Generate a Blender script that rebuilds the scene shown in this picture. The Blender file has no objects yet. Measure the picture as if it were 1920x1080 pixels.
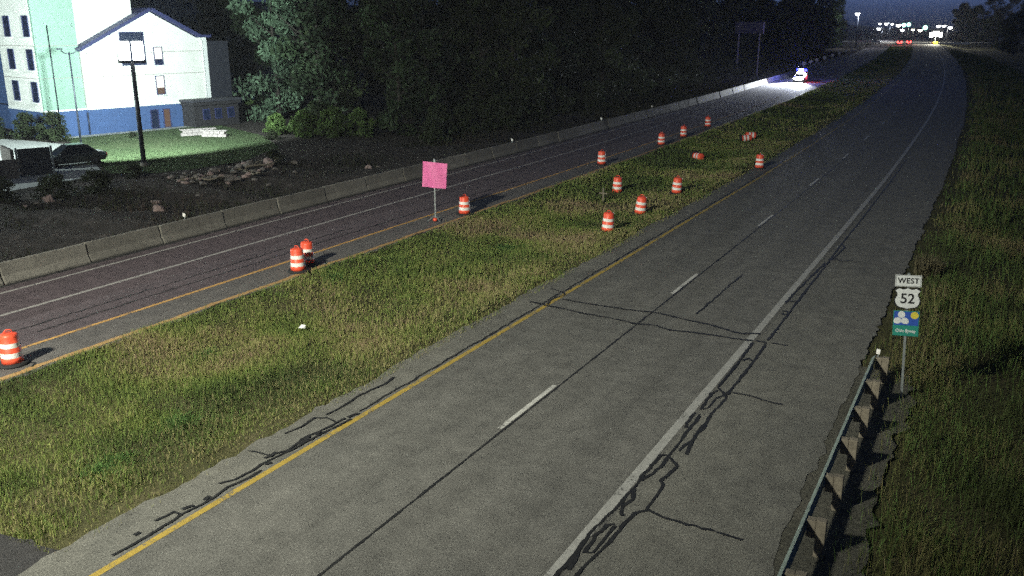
import bpy, bmesh, math, random, bisect
import numpy as np
from mathutils import Vector, Matrix

random.seed(11)
rng = np.random.default_rng(11)
S = bpy.context.scene
COL = S.collection
R = math.radians

# ------------------------------------------------------------------ camera
cam_d = bpy.data.cameras.new('camera')
cam_d.sensor_width = 36.0
cam_d.lens = 31.5
cam_d.clip_start = 0.1
cam_d.clip_end = 8000.0
cam = bpy.data.objects.new('camera', cam_d)
COL.objects.link(cam)
cam.location = (9.808, -10.659, 9.5)
cam.rotation_euler = (R(90 - 16.42), 0, R(28.4))
S.camera = cam

# ------------------------------------------------------------------ world (night sky) and moon
MOON_EL, MOON_ROT = R(-1.5), R(-8)
w = bpy.data.worlds.new('World')
S.world = w
w.use_nodes = True
wn = w.node_tree.nodes
wl = w.node_tree.links
wn.clear()
sky = wn.new('ShaderNodeTexSky')
sky.sky_type = 'NISHITA'
sky.sun_disc = False
sky.sun_elevation = MOON_EL
sky.sun_rotation = MOON_ROT
sky.air_density = 1.0
sky.dust_density = 1.0
sky.ozone_density = 1.0
bg = wn.new('ShaderNodeBackground')
bg.inputs['Strength'].default_value = 0.13
wout = wn.new('ShaderNodeOutputWorld')
bw = wn.new('ShaderNodeRGBToBW')
wl.new(sky.outputs[0], bw.inputs[0])
mxs = wn.new('ShaderNodeMix')
mxs.data_type = 'RGBA'
mxs.inputs[0].default_value = .95
wl.new(sky.outputs[0], mxs.inputs[6])
wl.new(bw.outputs[0], mxs.inputs[7])
tnt = wn.new('ShaderNodeMix')      # the night camera renders the sky a dusky blue
tnt.data_type = 'RGBA'
tnt.blend_type = 'MULTIPLY'
tnt.inputs[0].default_value = 1.0
wl.new(mxs.outputs[2], tnt.inputs[6])
tnt.inputs[7].default_value = (.74, 1.30, 3.1, 1)
wl.new(tnt.outputs[2], bg.inputs[0])
wl.new(bg.outputs[0], wout.inputs[0])

moon_d = bpy.data.lights.new('moon', 'SUN')
moon_d.energy = 0.004
moon_d.angle = R(3)
moon_d.color = (0.85, 0.9, 1.0)
moon = bpy.data.objects.new('moon', moon_d)
COL.objects.link(moon)
mdir = Vector((math.sin(MOON_ROT), math.cos(MOON_ROT), .05))
moon.rotation_euler = mdir.to_track_quat('Z', 'Y').to_euler()

S.view_settings.view_transform = 'Standard'
S.view_settings.look = 'None'
S.view_settings.exposure = 0.0
S.view_settings.gamma = 1.0
S.render.engine = 'CYCLES'
S.cycles.use_denoising = False      # keep the grain of a night-time traffic camera
S.cycles.use_adaptive_sampling = True
S.cycles.adaptive_threshold = 0.06
S.cycles.adaptive_min_samples = 24
S.cycles.max_bounces = 5
S.cycles.diffuse_bounces = 3
S.cycles.glossy_bounces = 3
S.cycles.transparent_max_bounces = 8
S.cycles.sample_clamp_indirect = 4.0

# ------------------------------------------------------------------ road geometry
CT = [(-100, 0), (30, 0), (55, -.08), (92, -.75), (123, -1.8), (180, -4.6), (260, -10), (310, -14.), (380, -20),
      (520, -32.5), (900, -66.5), (1400, -111)]
CX = [t[0] for t in CT]
CY = [t[1] for t in CT]


def cv(s):
    """sideways drift of the bending highway at station s"""
    if s <= CX[0]:
        return 0.0
    if s >= CX[-1]:
        return CY[-1] - .089 * (s - CX[-1])
    i = max(0, min(len(CT) - 2, bisect.bisect(CX, s) - 1))

    def sl(j):
        if j <= 0:
            return 0.0
        if j >= len(CT) - 1:
            return (CY[-1] - CY[-2]) / (CX[-1] - CX[-2])
        return (CY[j + 1] - CY[j - 1]) / (CX[j + 1] - CX[j - 1])
    h = CX[i + 1] - CX[i]
    t = (s - CX[i]) / h
    return ((2 * t**3 - 3 * t**2 + 1) * CY[i] + (t**3 - 2 * t**2 + t) * sl(i) * h
            + (-2 * t**3 + 3 * t**2) * CY[i + 1] + (t**3 - t**2) * sl(i + 1) * h)


def heading(s):
    return -math.atan2(cv(s + 1) - cv(s - 1), 2.0)


GX = [-1500, -420, -130, -90, -38, -27.5, -23.6, -13.7, -13.4, -11.6, -9.2, -6.8, -5.2, -4.6, 7.0, 7.4, 8.7, 12.5, 18, 45, 110, 400, 1500]
GZ = [30, 24, 5, 0.0, 0.0, -.45, -.06, -.05, -.02, -.2, -.29, -.2, -.03, -.06, -.06, -.05, -.10, -.8, -1.9, -2.2, 6, 22, 30]


def gz(op, s=0):
    """ground height at offset op from the road axis"""
    return np.interp(op, GX, GZ)


def P(op, s, z=0.0):
    return Vector((op + cv(s), s, z))


# ------------------------------------------------------------------ helpers
def tag(o, label=None, cat=None, group=None, kind=None):
    if label:
        o['label'] = label
    if cat:
        o['category'] = cat
    if group:
        o['group'] = group
    if kind:
        o['kind'] = kind
    return o


def empty(name, loc=(0, 0, 0), rz=0.0, label=None, cat=None, group=None):
    o = bpy.data.objects.new(name, None)
    o.empty_display_size = .3
    COL.objects.link(o)
    o.location = loc
    o.rotation_euler = (0, 0, rz)
    return tag(o, label, cat, group)


class MB:
    def __init__(self):
        self.v = []
        self.f = []
        self.smooth = False

    def quad(self, a, b, c, d):
        n = len(self.v)
        self.v += [tuple(a), tuple(b), tuple(c), tuple(d)]
        self.f.append((n, n + 1, n + 2, n + 3))
        return self

    def poly(self, pts):
        n = len(self.v)
        self.v += [tuple(p) for p in pts]
        self.f.append(tuple(range(n, n + len(pts))))
        return self

    def box(self, c, s, rz=0.0, M=None):
        hx, hy, hz = s[0] / 2, s[1] / 2, s[2] / 2
        cs, sn = math.cos(rz), math.sin(rz)
        n = len(self.v)
        for z in (-hz, hz):
            for x, y in ((-hx, -hy), (hx, -hy), (hx, hy), (-hx, hy)):
                p = Vector((c[0] + x * cs - y * sn, c[1] + x * sn + y * cs, c[2] + z))
                if M is not None:
                    p = M @ p
                self.v.append(tuple(p))
        for q in ((0, 3, 2, 1), (4, 5, 6, 7), (0, 1, 5, 4), (1, 2, 6, 5), (2, 3, 7, 6), (3, 0, 4, 7)):
            self.f.append(tuple(n + k for k in q))
        return self

    def prism(self, pts, axis, a, b):
        """polygon pts (2D) extruded along axis from a to b; 2D order: x->(y,z), y->(x,z), z->(x,y)"""
        def mk(p, t):
            return {'x': (t, p[0], p[1]), 'y': (p[0], t, p[1]), 'z': (p[0], p[1], t)}[axis]
        n = len(self.v)
        k = len(pts)
        self.v += [mk(p, a) for p in pts] + [mk(p, b) for p in pts]
        self.f.append(tuple(n + i for i in range(k))[::-1])
        self.f.append(tuple(n + k + i for i in range(k)))
        for i in range(k):
            j = (i + 1) % k
            self.f.append((n + i, n + j, n + k + j, n + k + i))
        return self

    def tube(self, path, radii, seg=8, caps=True):
        path = [Vector(p) for p in path]
        if not hasattr(radii, '__len__'):
            radii = [radii] * len(path)
        n0 = len(self.v)
        for i, p in enumerate(path):
            d = (path[min(i + 1, len(path) - 1)] - path[max(i - 1, 0)])
            d = d.normalized() if d.length > 1e-9 else Vector((0, 0, 1))
            up = Vector((0, 0, 1)) if abs(d.z) < .9 else Vector((1, 0, 0))
            a = d.cross(up).normalized()
            b = d.cross(a).normalized()
            for k in range(seg):
                t = 2 * math.pi * k / seg
                self.v.append(tuple(p + (a * math.cos(t) + b * math.sin(t)) * radii[i]))
        for i in range(len(path) - 1):
            for k in range(seg):
                k2 = (k + 1) % seg
                self.f.append((n0 + i * seg + k, n0 + i * seg + k2, n0 + (i + 1) * seg + k2, n0 + (i + 1) * seg + k))
        if caps:
            self.f.append(tuple(n0 + k for k in range(seg))[::-1])
            m = n0 + (len(path) - 1) * seg
            self.f.append(tuple(m + k for k in range(seg)))
        return self

    def lathe(self, prof, seg=20, c=(0, 0, 0), axis='z', caps=True):
        n0 = len(self.v)
        for r, h in prof:
            for k in range(seg):
                t = 2 * math.pi * k / seg
                x, y = r * math.cos(t), r * math.sin(t)
                q = {'z': (x, y, h), 'x': (h, x, y), 'y': (x, h, y)}[axis]
                self.v.append((c[0] + q[0], c[1] + q[1], c[2] + q[2]))
        for i in range(len(prof) - 1):
            for k in range(seg):
                k2 = (k + 1) % seg
                self.f.append((n0 + i * seg + k, n0 + i * seg + k2, n0 + (i + 1) * seg + k2, n0 + (i + 1) * seg + k))
        if caps:
            self.f.append(tuple(n0 + k for k in range(seg))[::-1])
            m = n0 + (len(prof) - 1) * seg
            self.f.append(tuple(m + k for k in range(seg)))
        return self

    def mesh(self, name, mat):
        me = bpy.data.meshes.new(name)
        me.from_pydata(self.v, [], self.f)
        me.update()
        bm = bmesh.new()
        bm.from_mesh(me)
        bmesh.ops.recalc_face_normals(bm, faces=bm.faces)
        bm.to_mesh(me)
        bm.free()
        if mat:
            me.materials.append(mat)
        if self.smooth:
            for p in me.polygons:
                p.use_smooth = True
        return me

    def build(self, name, mat, parent=None, bevel=0.0):
        o = bpy.data.objects.new(name, self.mesh(name, mat))
        COL.objects.link(o)
        o.parent = parent
        if bevel:
            b = o.modifiers.new('bevel', 'BEVEL')
            b.width = bevel
            b.segments = 2
            b.limit_method = 'ANGLE'
        return o


def smooth(mb):
    mb.smooth = True
    return mb


def link_copy(o, parent=None):
    c = o.copy()
    COL.objects.link(c)
    c.parent = parent
    return c


def copy_tree(o, parent=None):
    c = link_copy(o, parent)
    for ch in list(o.children):
        copy_tree(ch, c)
    return c


def np_mesh(name, verts, faces_list, mat, cols=None, smooth_=False):
    """verts (N,3); faces_list: list of int arrays (M,k); cols per-vertex rgb"""
    me = bpy.data.meshes.new(name)
    me.vertices.add(len(verts))
    me.vertices.foreach_set('co', np.ascontiguousarray(verts, dtype=np.float32).ravel())
    loops = np.concatenate([f.ravel() for f in faces_list])
    tot = np.concatenate([np.full(len(f), f.shape[1]) for f in faces_list])
    start = np.concatenate([[0], np.cumsum(tot)[:-1]])
    me.loops.add(len(loops))
    me.loops.foreach_set('vertex_index', loops.astype(np.int32))
    me.polygons.add(len(tot))
    me.polygons.foreach_set('loop_start', start.astype(np.int32))
    me.polygons.foreach_set('loop_total', tot.astype(np.int32))
    if smooth_:
        me.polygons.foreach_set('use_smooth', np.ones(len(tot), dtype=bool))
    me.update(calc_edges=True)
    if cols is not None:
        at = me.color_attributes.new('tone', 'FLOAT_COLOR', 'POINT')
        c4 = np.ones((len(verts), 4), dtype=np.float32)
        c4[:, :3] = cols
        at.data.foreach_set('color', c4.ravel())
    if mat:
        me.materials.append(mat)
    return me


_lat = rng.random((64, 64))


def vnoise(x, y, sc):
    """smooth value noise 0..1"""
    x = np.asarray(x) * sc + 31.7
    y = np.asarray(y) * sc + 17.3
    xi = np.floor(x).astype(int)
    yi = np.floor(y).astype(int)
    fx = x - xi
    fy = y - yi
    fx = fx * fx * (3 - 2 * fx)
    fy = fy * fy * (3 - 2 * fy)
    g = lambda a, b: _lat[a % 64, b % 64]
    return (g(xi, yi) * (1 - fx) * (1 - fy) + g(xi + 1, yi) * fx * (1 - fy)
            + g(xi, yi + 1) * (1 - fx) * fy + g(xi + 1, yi + 1) * fx * fy)


# ------------------------------------------------------------------ materials
class N:
    """tiny node-graph helper"""
    def __init__(self, name):
        self.m = bpy.data.materials.new(name)
        self.m.use_nodes = True
        self.t = self.m.node_tree
        self.n = self.t.nodes
        self.l = self.t.links
        self.b = self.n['Principled BSDF']
        self.out = self.n['Material Output']
        self.geo = self.n.new('ShaderNodeNewGeometry')

    def pos(self, scale=(1, 1, 1)):
        mp = self.n.new('ShaderNodeMapping')
        mp.inputs['Scale'].default_value = scale
        self.l.new(self.geo.outputs['Position'], mp.inputs['Vector'])
        return mp.outputs[0]

    def obj(self, scale=(1, 1, 1)):
        tc = self.n.new('ShaderNodeTexCoord')
        mp = self.n.new('ShaderNodeMapping')
        mp.inputs['Scale'].default_value = scale
        self.l.new(tc.outputs['Object'], mp.inputs['Vector'])
        return mp.outputs[0]

    def noise(self, vec, scale, detail=3, rough=.55):
        t = self.n.new('ShaderNodeTexNoise')
        t.inputs['Scale'].default_value = scale
        t.inputs['Detail'].default_value = detail
        t.inputs['Roughness'].default_value = rough
        self.l.new(vec, t.inputs['Vector'])
        return t.outputs['Fac']

    def ramp(self, fac, stops):
        r = self.n.new('ShaderNodeValToRGB')
        e = r.color_ramp.elements
        while len(e) < len(stops):
            e.new(.5)
        for k, (p, c) in enumerate(stops):
            e[k].position = p
            e[k].color = (c if len(c) == 4 else (*c, 1)) if hasattr(c, '__len__') else (c, c, c, 1)
        self.l.new(fac, r.inputs[0])
        return r.outputs[0]

    def mix(self, fac, a, b, mode='MIX'):
        m = self.n.new('ShaderNodeMix')
        m.data_type = 'RGBA'
        m.blend_type = mode
        for sock, v in ((m.inputs['Factor'], fac), (m.inputs['A'], a), (m.inputs['B'], b)):
            pass
        ins = [i for i in m.inputs if i.enabled]
        fs = m.inputs[0]
        A = m.inputs[6]
        B = m.inputs[7]
        for sock, v in ((fs, fac), (A, a), (B, b)):
            if isinstance(v, bpy.types.NodeSocket):
                self.l.new(v, sock)
            elif hasattr(v, '__len__'):
                sock.default_value = (*v, 1) if len(v) == 3 else v
            else:
                sock.default_value = v
        return m.outputs[2]

    def attr(self, name):
        a = self.n.new('ShaderNodeAttribute')
        a.attribute_name = name
        return a.outputs['Color']

    def rand(self):
        o = self.n.new('ShaderNodeObjectInfo')
        return o.outputs['Random']

    def bump(self, h, strength=.3, dist=.01):
        b = self.n.new('ShaderNodeBump')
        b.inputs['Strength'].default_value = strength
        b.inputs['Distance'].default_value = dist
        self.l.new(h, b.inputs['Height'])
        self.l.new(b.outputs[0], self.b.inputs['Normal'])

    def col(self, c):
        if isinstance(c, bpy.types.NodeSocket):
            self.l.new(c, self.b.inputs['Base Color'])
        else:
            self.b.inputs['Base Color'].default_value = (*c, 1)
        return self

    def set(self, **k):
        for a, v in k.items():
            self.b.inputs[a.replace('_', ' ')].default_value = v
        return self


def simple(name, c, rough=.6, metal=0.0, var=.15, sc=3.0):
    n = N(name)
    if var:
        f = n.noise(n.obj(), sc, 4)
        n.col(n.ramp(f, [(.25, [x * (1 - var) for x in c]), (.75, [min(1, x * (1 + var)) for x in c])]))
    else:
        n.col(c)
    n.set(Roughness=rough, Metallic=metal)
    return n.m


def emit(name, c, strength):
    n = N(name)
    n.col((.02, .02, .02))
    n.b.inputs['Emission Color'].default_value = (*c, 1)
    n.b.inputs['Emission Strength'].default_value = strength
    return n.m


def asphalt(name, base, tint2, patch=.5, speck=1.0, wheel=False):
    n = N(name)
    p = n.pos()
    big = n.noise(p, .35, 4, .6)
    c = n.ramp(big, [(.3, base), (.72, tint2)])
    streak = n.noise(n.pos((2.2, .05, 1)), 1.0, 3, .6)
    c = n.mix(n.ramp(streak, [(.5, 0.0), (.74, patch)]), c, [b * .62 for b in base])
    mid = n.noise(p, 1.7, 5, .7)
    c = n.mix(.75, c, n.ramp(mid, [(.3, .68), (.5, 1.0), (.7, 1.32)]), 'MULTIPLY')
    stain = n.noise(n.pos((1.1, .35, 1)), 1.3, 5, .7)
    c = n.mix(n.ramp(stain, [(.6, 0.0), (.72, .5 * patch)]), c, [b * .45 for b in base])
    if wheel:       # traffic-polished wheel paths and an oily strip between them
        sx = n.n.new('ShaderNodeSeparateXYZ')
        n.l.new(n.geo.outputs['Position'], sx.inputs[0])
        wv = n.n.new('ShaderNodeMath')
        wv.operation = 'SINE'
        ml = n.n.new('ShaderNodeMath')
        ml.operation = 'MULTIPLY_ADD'
        ml.inputs[1].default_value = 2 * math.pi / 1.8
        ml.inputs[2].default_value = 2.9
        n.l.new(sx.outputs[0], ml.inputs[0])
        n.l.new(ml.outputs[0], wv.inputs[0])
        wr_ = n.n.new('ShaderNodeMapRange')
        wr_.inputs[1].default_value, wr_.inputs[2].default_value = -1, 1
        n.l.new(wv.outputs[0], wr_.inputs[0])
        brk = n.noise(n.pos((.8, .12, 1)), .8, 4, .7)
        wf = n.mix(brk, n.ramp(wr_.outputs[0], [(0, .86), (1, 1.10)]), (1, 1, 1))
        c = n.mix(1.0, c, wf, 'MULTIPLY')
    fine = n.noise(p, 26, 3, .8)
    c = n.mix(speck, c, n.ramp(fine, [(.3, .5), (.5, 1.0), (.7, 1.75)]), 'MULTIPLY')
    fine2 = n.noise(p, 90, 2, .8)
    c = n.mix(.8 * speck, c, n.ramp(fine2, [(.3, .45), (.5, 1.0), (.7, 1.8)]), 'MULTIPLY')
    n.col(c)
    n.bump(n.noise(p, 70, 3, .7), .5, .006)
    n.set(Roughness=.85)
    n.b.inputs['Specular IOR Level'].default_value = .3
    return n.m


def paint(name, c, under, worn=.5):
    n = N(name)
    p = n.pos()
    f = n.noise(p, 14, 5, .8)
    f2 = n.noise(p, 1.2, 3, .6)
    m = n.mix(.5, f, f2)
    k = n.ramp(m, [(.5 - .12 * worn, 0.0), (.5 + .1 - .18 * worn, 1.0)])
    cc = n.ramp(n.noise(p, 5, 4), [(.3, [x * .75 for x in c]), (.7, c)])
    n.col(n.mix(k, under, cc))
    n.set(Roughness=.7)
    return n.m


M = {}
AS_NEAR = (.105, .103, .094)
M['asphalt_near'] = asphalt('asphalt_near', AS_NEAR, (.128, .124, .112), .35, wheel=True)
M['asphalt_far'] = asphalt('asphalt_far', (.085, .066, .073), (.11, .086, .093), .6)  # red light cast over the far road is put into this colour
M['shoulder'] = asphalt('shoulder_asphalt', (.11, .108, .096), (.15, .145, .125), .35)
M['shoulder_far'] = asphalt('shoulder_far_asphalt', (.10, .092, .088), (.13, .12, .112), .4)
M['asphalt_dark'] = asphalt('dark_asphalt', (.026, .025, .026), (.042, .04, .04), .3)
M['tar'] = simple('crack_tar', (.015, .015, .014), .6, 0, .5, 9)
M['white_paint'] = paint('white_road_paint', (.36, .355, .33), AS_NEAR, .9)
M['dash_paint'] = paint('white_dash_paint', (.55, .54, .50), AS_NEAR, .75)
M['white_far'] = paint('far_white_paint', (.42, .40, .38), (.085, .072, .072), 1.0)
M['yellow_paint'] = paint('yellow_road_paint', (.40, .28, .05), AS_NEAR, .72)
M['yellow_far'] = paint('far_yellow_paint', (.58, .33, .10), (.1, .092, .088), 1.0)
M['sand_edge'] = paint('sandy_edge', (.46, .28, .11), (.10, .085, .06), 1.1)


def concrete(name, a, b):
    n = N(name)
    p = n.pos()
    c = n.ramp(n.noise(p, .9, 5, .65), [(.3, a), (.7, b)])
    st = n.noise(n.pos((1.2, 1.2, .25)), 2.2, 4, .7)
    c = n.mix(n.ramp(st, [(.52, 0.0), (.75, .55)]), c, [x * .45 for x in a])
    c = n.mix(.6, c, n.ramp(n.noise(p, 22, 3, .8), [(.3, .65), (.7, 1.3)]), 'MULTIPLY')
    rn = n.ramp(n.rand(), [(0, .75), (1, 1.15)])
    c = n.mix(1.0, c, rn, 'MULTIPLY')
    n.col(c)
    n.bump(n.noise(p, 30, 4, .7), .4, .01)
    n.set(Roughness=.9)
    return n.m


M['concrete'] = concrete('barrier_concrete', (.15, .14, .12), (.22, .205, .175))
M['lot'] = concrete('parking_concrete', (.30, .31, .30), (.38, .39, .37))


def soil(name, a, b, c2):
    n = N(name)
    p = n.pos()
    c = n.ramp(n.noise(p, .5, 6, .7), [(.3, a), (.55, b), (.75, c2)])
    c = n.mix(.7, c, n.ramp(n.noise(p, 9, 4, .8), [(.3, .5), (.7, 1.5)]), 'MULTIPLY')
    n.col(c)
    n.bump(n.noise(p, 6, 5, .7), .8, .06)
    n.set(Roughness=1.0)
    n.b.inputs['Specular IOR Level'].default_value = .1
    return n.m


M['ground'] = soil('rough_ground', (.045, .047, .021), (.075, .072, .034), (.115, .098, .056))
_n = N.__new__(N)           # beyond the barriers the ground is dark dirt, not turf
_n.m = M['ground']
_n.t = _n.m.node_tree
_n.n, _n.l = _n.t.nodes, _n.t.links
_n.b = _n.n['Principled BSDF']
_n.geo = [q for q in _n.n if q.bl_idname == 'ShaderNodeNewGeometry'][0]
_turf = _n.b.inputs['Base Color'].links[0].from_socket
_sep = _n.n.new('ShaderNodeSeparateXYZ')
_n.l.new(_n.geo.outputs['Position'], _sep.inputs[0])
_mr = _n.n.new('ShaderNodeMapRange')
_mr.inputs[1].default_value, _mr.inputs[2].default_value = -23.0, -25.5
_n.l.new(_sep.outputs[0], _mr.inputs[0])
_dirt = _n.ramp(_n.noise(_n.pos(), 1.3, 5, .75), [(.3, (.03, .027, .024)), (.55, (.058, .05, .045)), (.72, (.12, .10, .09))])
_n.col(_n.mix(_mr.outputs[0], _turf, _dirt))
M['lawn'] = soil('mown_lawn', (.042, .064, .03), (.052, .076, .034), (.07, .088, .044))
M['bank'] = soil('bank_soil', (.02, .018, .014), (.035, .03, .024), (.06, .05, .04))


M['verge'] = soil('gravel_verge', (.07, .068, .055), (.095, .092, .075), (.13, .12, .10))


def blade_mat(name, transl=.25):
    n = N(name)
    c = n.attr('tone')
    n.col(c)
    n.set(Roughness=.7)
    n.b.inputs['Specular IOR Level'].default_value = .2
    tr = n.n.new('ShaderNodeBsdfTranslucent')
    n.l.new(c, tr.inputs['Color'])
    mx = n.n.new('ShaderNodeMixShader')
    mx.inputs[0].default_value = transl
    n.l.new(n.b.outputs[0], mx.inputs[1])
    n.l.new(tr.outputs[0], mx.inputs[2])
    n.l.new(mx.outputs[0], n.out.inputs['Surface'])
    return n.m


M['blade'] = blade_mat('grass_blade')
M['leaf'] = blade_mat('tree_leaf', .3)
M['bark'] = simple('bark', (.03, .024, .019), .95, 0, .4, 6)
M['orange'] = simple('orange_plastic', (.95, .10, .045), .45, 0, .25, 5)
M['band'] = simple('white_reflective_sheet', (.93, .88, .84), .4, 0, .14, 6)
M['rubber'] = simple('black_rubber', (.015, .015, .016), .8, 0, .2)
M['pink'] = simple('pink_sign_fabric', (.72, .15, .37), .5, 0, .18, 2)
M['galv'] = simple('galvanised_steel', (.33, .36, .36), .5, .6, .2, 5)
M['rail'] = simple('weathered_rail_steel', (.20, .245, .215), .7, .1, .35, 4)
M['wood'] = simple('weathered_wood', (.19, .165, .125), .9, 0, .3, 7)
M['signwhite'] = simple('sign_white', (.62, .64, .64), .5, 0, .05)
M['signblack'] = simple('sign_black', (.012, .012, .014), .5, 0, 0)
M['signblue'] = simple('sign_blue', (.025, .08, .38), .5, 0, .08)
M['signgreen'] = simple('sign_green', (.02, .22, .17), .5, 0, .08)
M['signyellow'] = simple('sign_yellow', (.62, .52, .06), .5, 0, .05)
M['cream'] = simple('cream_stucco', (.74, .74, .68), .85, 0, .09, .7)
M['mint'] = simple('mint_stucco', (.24, .38, .30), .85, 0, .06, 1.5)
M['blue'] = simple('blue_painted_block', (.045, .09, .22), .8, 0, .1, 2)
M['trimwhite'] = simple('white_trim', (.75, .76, .74), .6, 0, .04)
M['fascia'] = simple('navy_fascia', (.03, .035, .11), .6, 0, .1)
M['roof'] = simple('dark_shingle', (.03, .03, .04), .9, 0, .25, 5)
M['brick'] = simple('dark_brown_brick', (.017, .015, .018), .9, 0, .3, 4)
M['stone'] = simple('pale_stone', (.30, .26, .25), .9, 0, .25, 4)
M['rock'] = simple('grey_rock', (.13, .115, .105), .95, 0, .35, 3)
M['rockpink'] = simple('pinkish_rock', (.26, .19, .175), .95, 0, .3, 3)
M['darkmetal'] = simple('dark_bronze_metal', (.03, .035, .05), .5, .3, .15)
M['blind'] = emit('lit_window_blind', (1.0, .97, .88), 1.4)
M['lamplit'] = emit('warm_room', (1.0, .5, .25), .12)


def glassm(name, c, rough=.08):
    n = N(name)
    n.col(c)
    n.set(Roughness=rough)
    n.b.inputs['Specular IOR Level'].default_value = .6
    return n.m


M['glass'] = glassm('dark_glass', (.012, .018, .045))
M['carglass'] = glassm('car_glass', (.01, .012, .014))
M['carpaint'] = glassm('dark_car_paint', (.05, .058, .056), .25)
M['whitepaint'] = glassm('white_car_paint', (.65, .66, .66), .3)
M['chrome'] = simple('wheel_alloy', (.35, .35, .36), .35, .8, .05)
M['lens'] = simple('lamp_lens_off', (.4, .42, .42), .2, 0, 0)
M['lensred'] = simple('tail_lens_off', (.3, .01, .01), .25, 0, 0)
M['flood'] = emit('lit_floodlight_lens', (.95, 1.0, .97), 20.0)
M['lampwhite'] = emit('lit_lamp_white', (.92, .96, 1.0), 12.0)
M['lampwarm'] = emit('lit_lamp_warm', (1.0, .9, .72), 12.0)
M['lampgreen'] = emit('lit_signal_green', (.35, 1.0, .78), 9.0)
M['lampred'] = emit('lit_tail_red', (1.0, .06, .05), 9.0)
M['lampblue'] = emit('lit_beacon_blue', (.012, .016, 1.0), 22.0)
M['headlight'] = emit('lit_headlight', (1.0, 1.0, 1.0), 160.0)

# ------------------------------------------------------------------ highway flood: a mast behind the camera lights road and median
mast = empty('flood_mast', (-9.0, -23.0, -.3), 0, 'tall grey steel mast with one floodlight behind the viewpoint', 'mast')
smooth(MB().tube([(0, 0, 0), (0, 0, 22.0)], [.28, .12], 12)).build('pole', M['galv'], mast)
MB().box((0, .35, 22.1), (.9, .9, .28)).build('floodlight_housing', M['darkmetal'], mast, .03)
MB().quad((-.38, .0, 21.955), (.38, .0, 21.955), (.38, .74, 21.955), (-.38, .74, 21.955)).build('floodlight_lens', M['flood'], mast)
sp = bpy.data.lights.new('mast_floodlight', 'SPOT')
sp.energy = 140000
sp.color = (1.0, 1.0, .84)
sp.spot_size = R(76)
sp.spot_blend = 1.0
sp.shadow_soft_size = .9
so = bpy.data.objects.new('mast_floodlight', sp)
COL.objects.link(so)
so.parent = mast
so.location = (0, .35, 21.9)
aim = Vector((-9.8, 14.5, 0)) - Vector((-9.0, -22.65, 21.6))
so.rotation_euler = aim.to_track_quat('-Z', 'Y').to_euler()

# ------------------------------------------------------------------ ground
os_ = sorted(set([-1500, -1000, -700, -420, -250, -180, -130, -110, -90, 110, 70, 45, 180, 260, 400, 800, 1200, 1500]
                 + list(np.arange(-84, -24, 3.0)) + list(np.arange(-23.6, 8.8, .6)) + [-13.7, -13.4, -4.6, 7.0, 7.4] + list(np.arange(8.7, 26, 1.2)) + [32, 38]))
ss_ = sorted(set(list(np.arange(-24, 40, 1.0)) + list(np.arange(40, 120, 4.0)) + list(np.arange(120, 400, 12.0))
                 + list(np.arange(400, 1000, 50.0)) + [-400, -150, -80, -50, -35, 1200, 1500, 2000, 2600]))
gv, gf = [], []
for s in ss_:
    c = cv(s)
    for o in os_:
        z = float(gz(o))
        if -13.4 < o < -5.0:
            z += (vnoise(o, s, .9) - .5) * .16
        elif o > 8.5 and o < 60:
            z += (vnoise(o, s, .5) - .5) * .5 * float(np.clip((o - 9.3) / 2, 0, 1))
        elif -38 < o < -24.5:
            z += (vnoise(o, s, .35) - .5) * .7 + (vnoise(o, s, 1.1) - .5) * .25
        gv.append((o + c, s, z))
no = len(os_)
for i in range(len(ss_) - 1):
    a = np.arange(no - 1) + i * no
    gf.append(np.stack([a, a + 1, a + 1 + no, a + no], 1))
g = bpy.data.objects.new('ground', np_mesh('ground', np.array(gv), [np.concatenate(gf)], M['ground'], None, True))
COL.objects.link(g)
tag(g, kind='structure')


def stations(a, b):
    r = [a]
    s = a
    while s < b - 1e-6:
        s += 1.0 if s < 60 else (4.0 if s < 160 else 12.0)
        r.append(min(s, b))
    return r


def ribbon(name, o0, o1, s0, s1, z, mat, parent=None, jl=0.0, jr=0.0, skirt=0.0, fn=None):
    """sheet following the road between offsets o0 and o1; ragged edges by jl / jr"""
    st = stations(s0, s1)
    if jl or jr:
        st = sorted(set(st + [s0 + k * .3 for k in range(int((min(s1, 70) - s0) / .3))]))
    v, f = [], []
    for s in st:
        c = cv(s)
        a = o0 + (jl * (vnoise(s, o0, .6) - .5 + 1.0 * (vnoise(s, o0 + 9, 3.4) - .5)) if jl else 0)
        b = o1 + (jr * (vnoise(s, o1, .6) - .5 + 1.0 * (vnoise(s, o1 + 9, 3.4) - .5)) if jr else 0)
        if fn:
            a, b = a + fn(s), b + fn(s)
        if skirt:
            v += [(a + c, s, z - skirt), (a + c, s, z), (b + c, s, z), (b + c, s, z - skirt)]
        else:
            v += [(a + c, s, z), (b + c, s, z)]
    k = 4 if skirt else 2
    for i in range(len(st) - 1):
        for j in range(k - 1):
            f.append((i * k + j, i * k + j + 1, (i + 1) * k + j + 1, (i + 1) * k + j))
    mb = MB()
    mb.v, mb.f = [tuple(map(float, q)) for q in v], f
    return mb.build(name, mat, parent)


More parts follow.
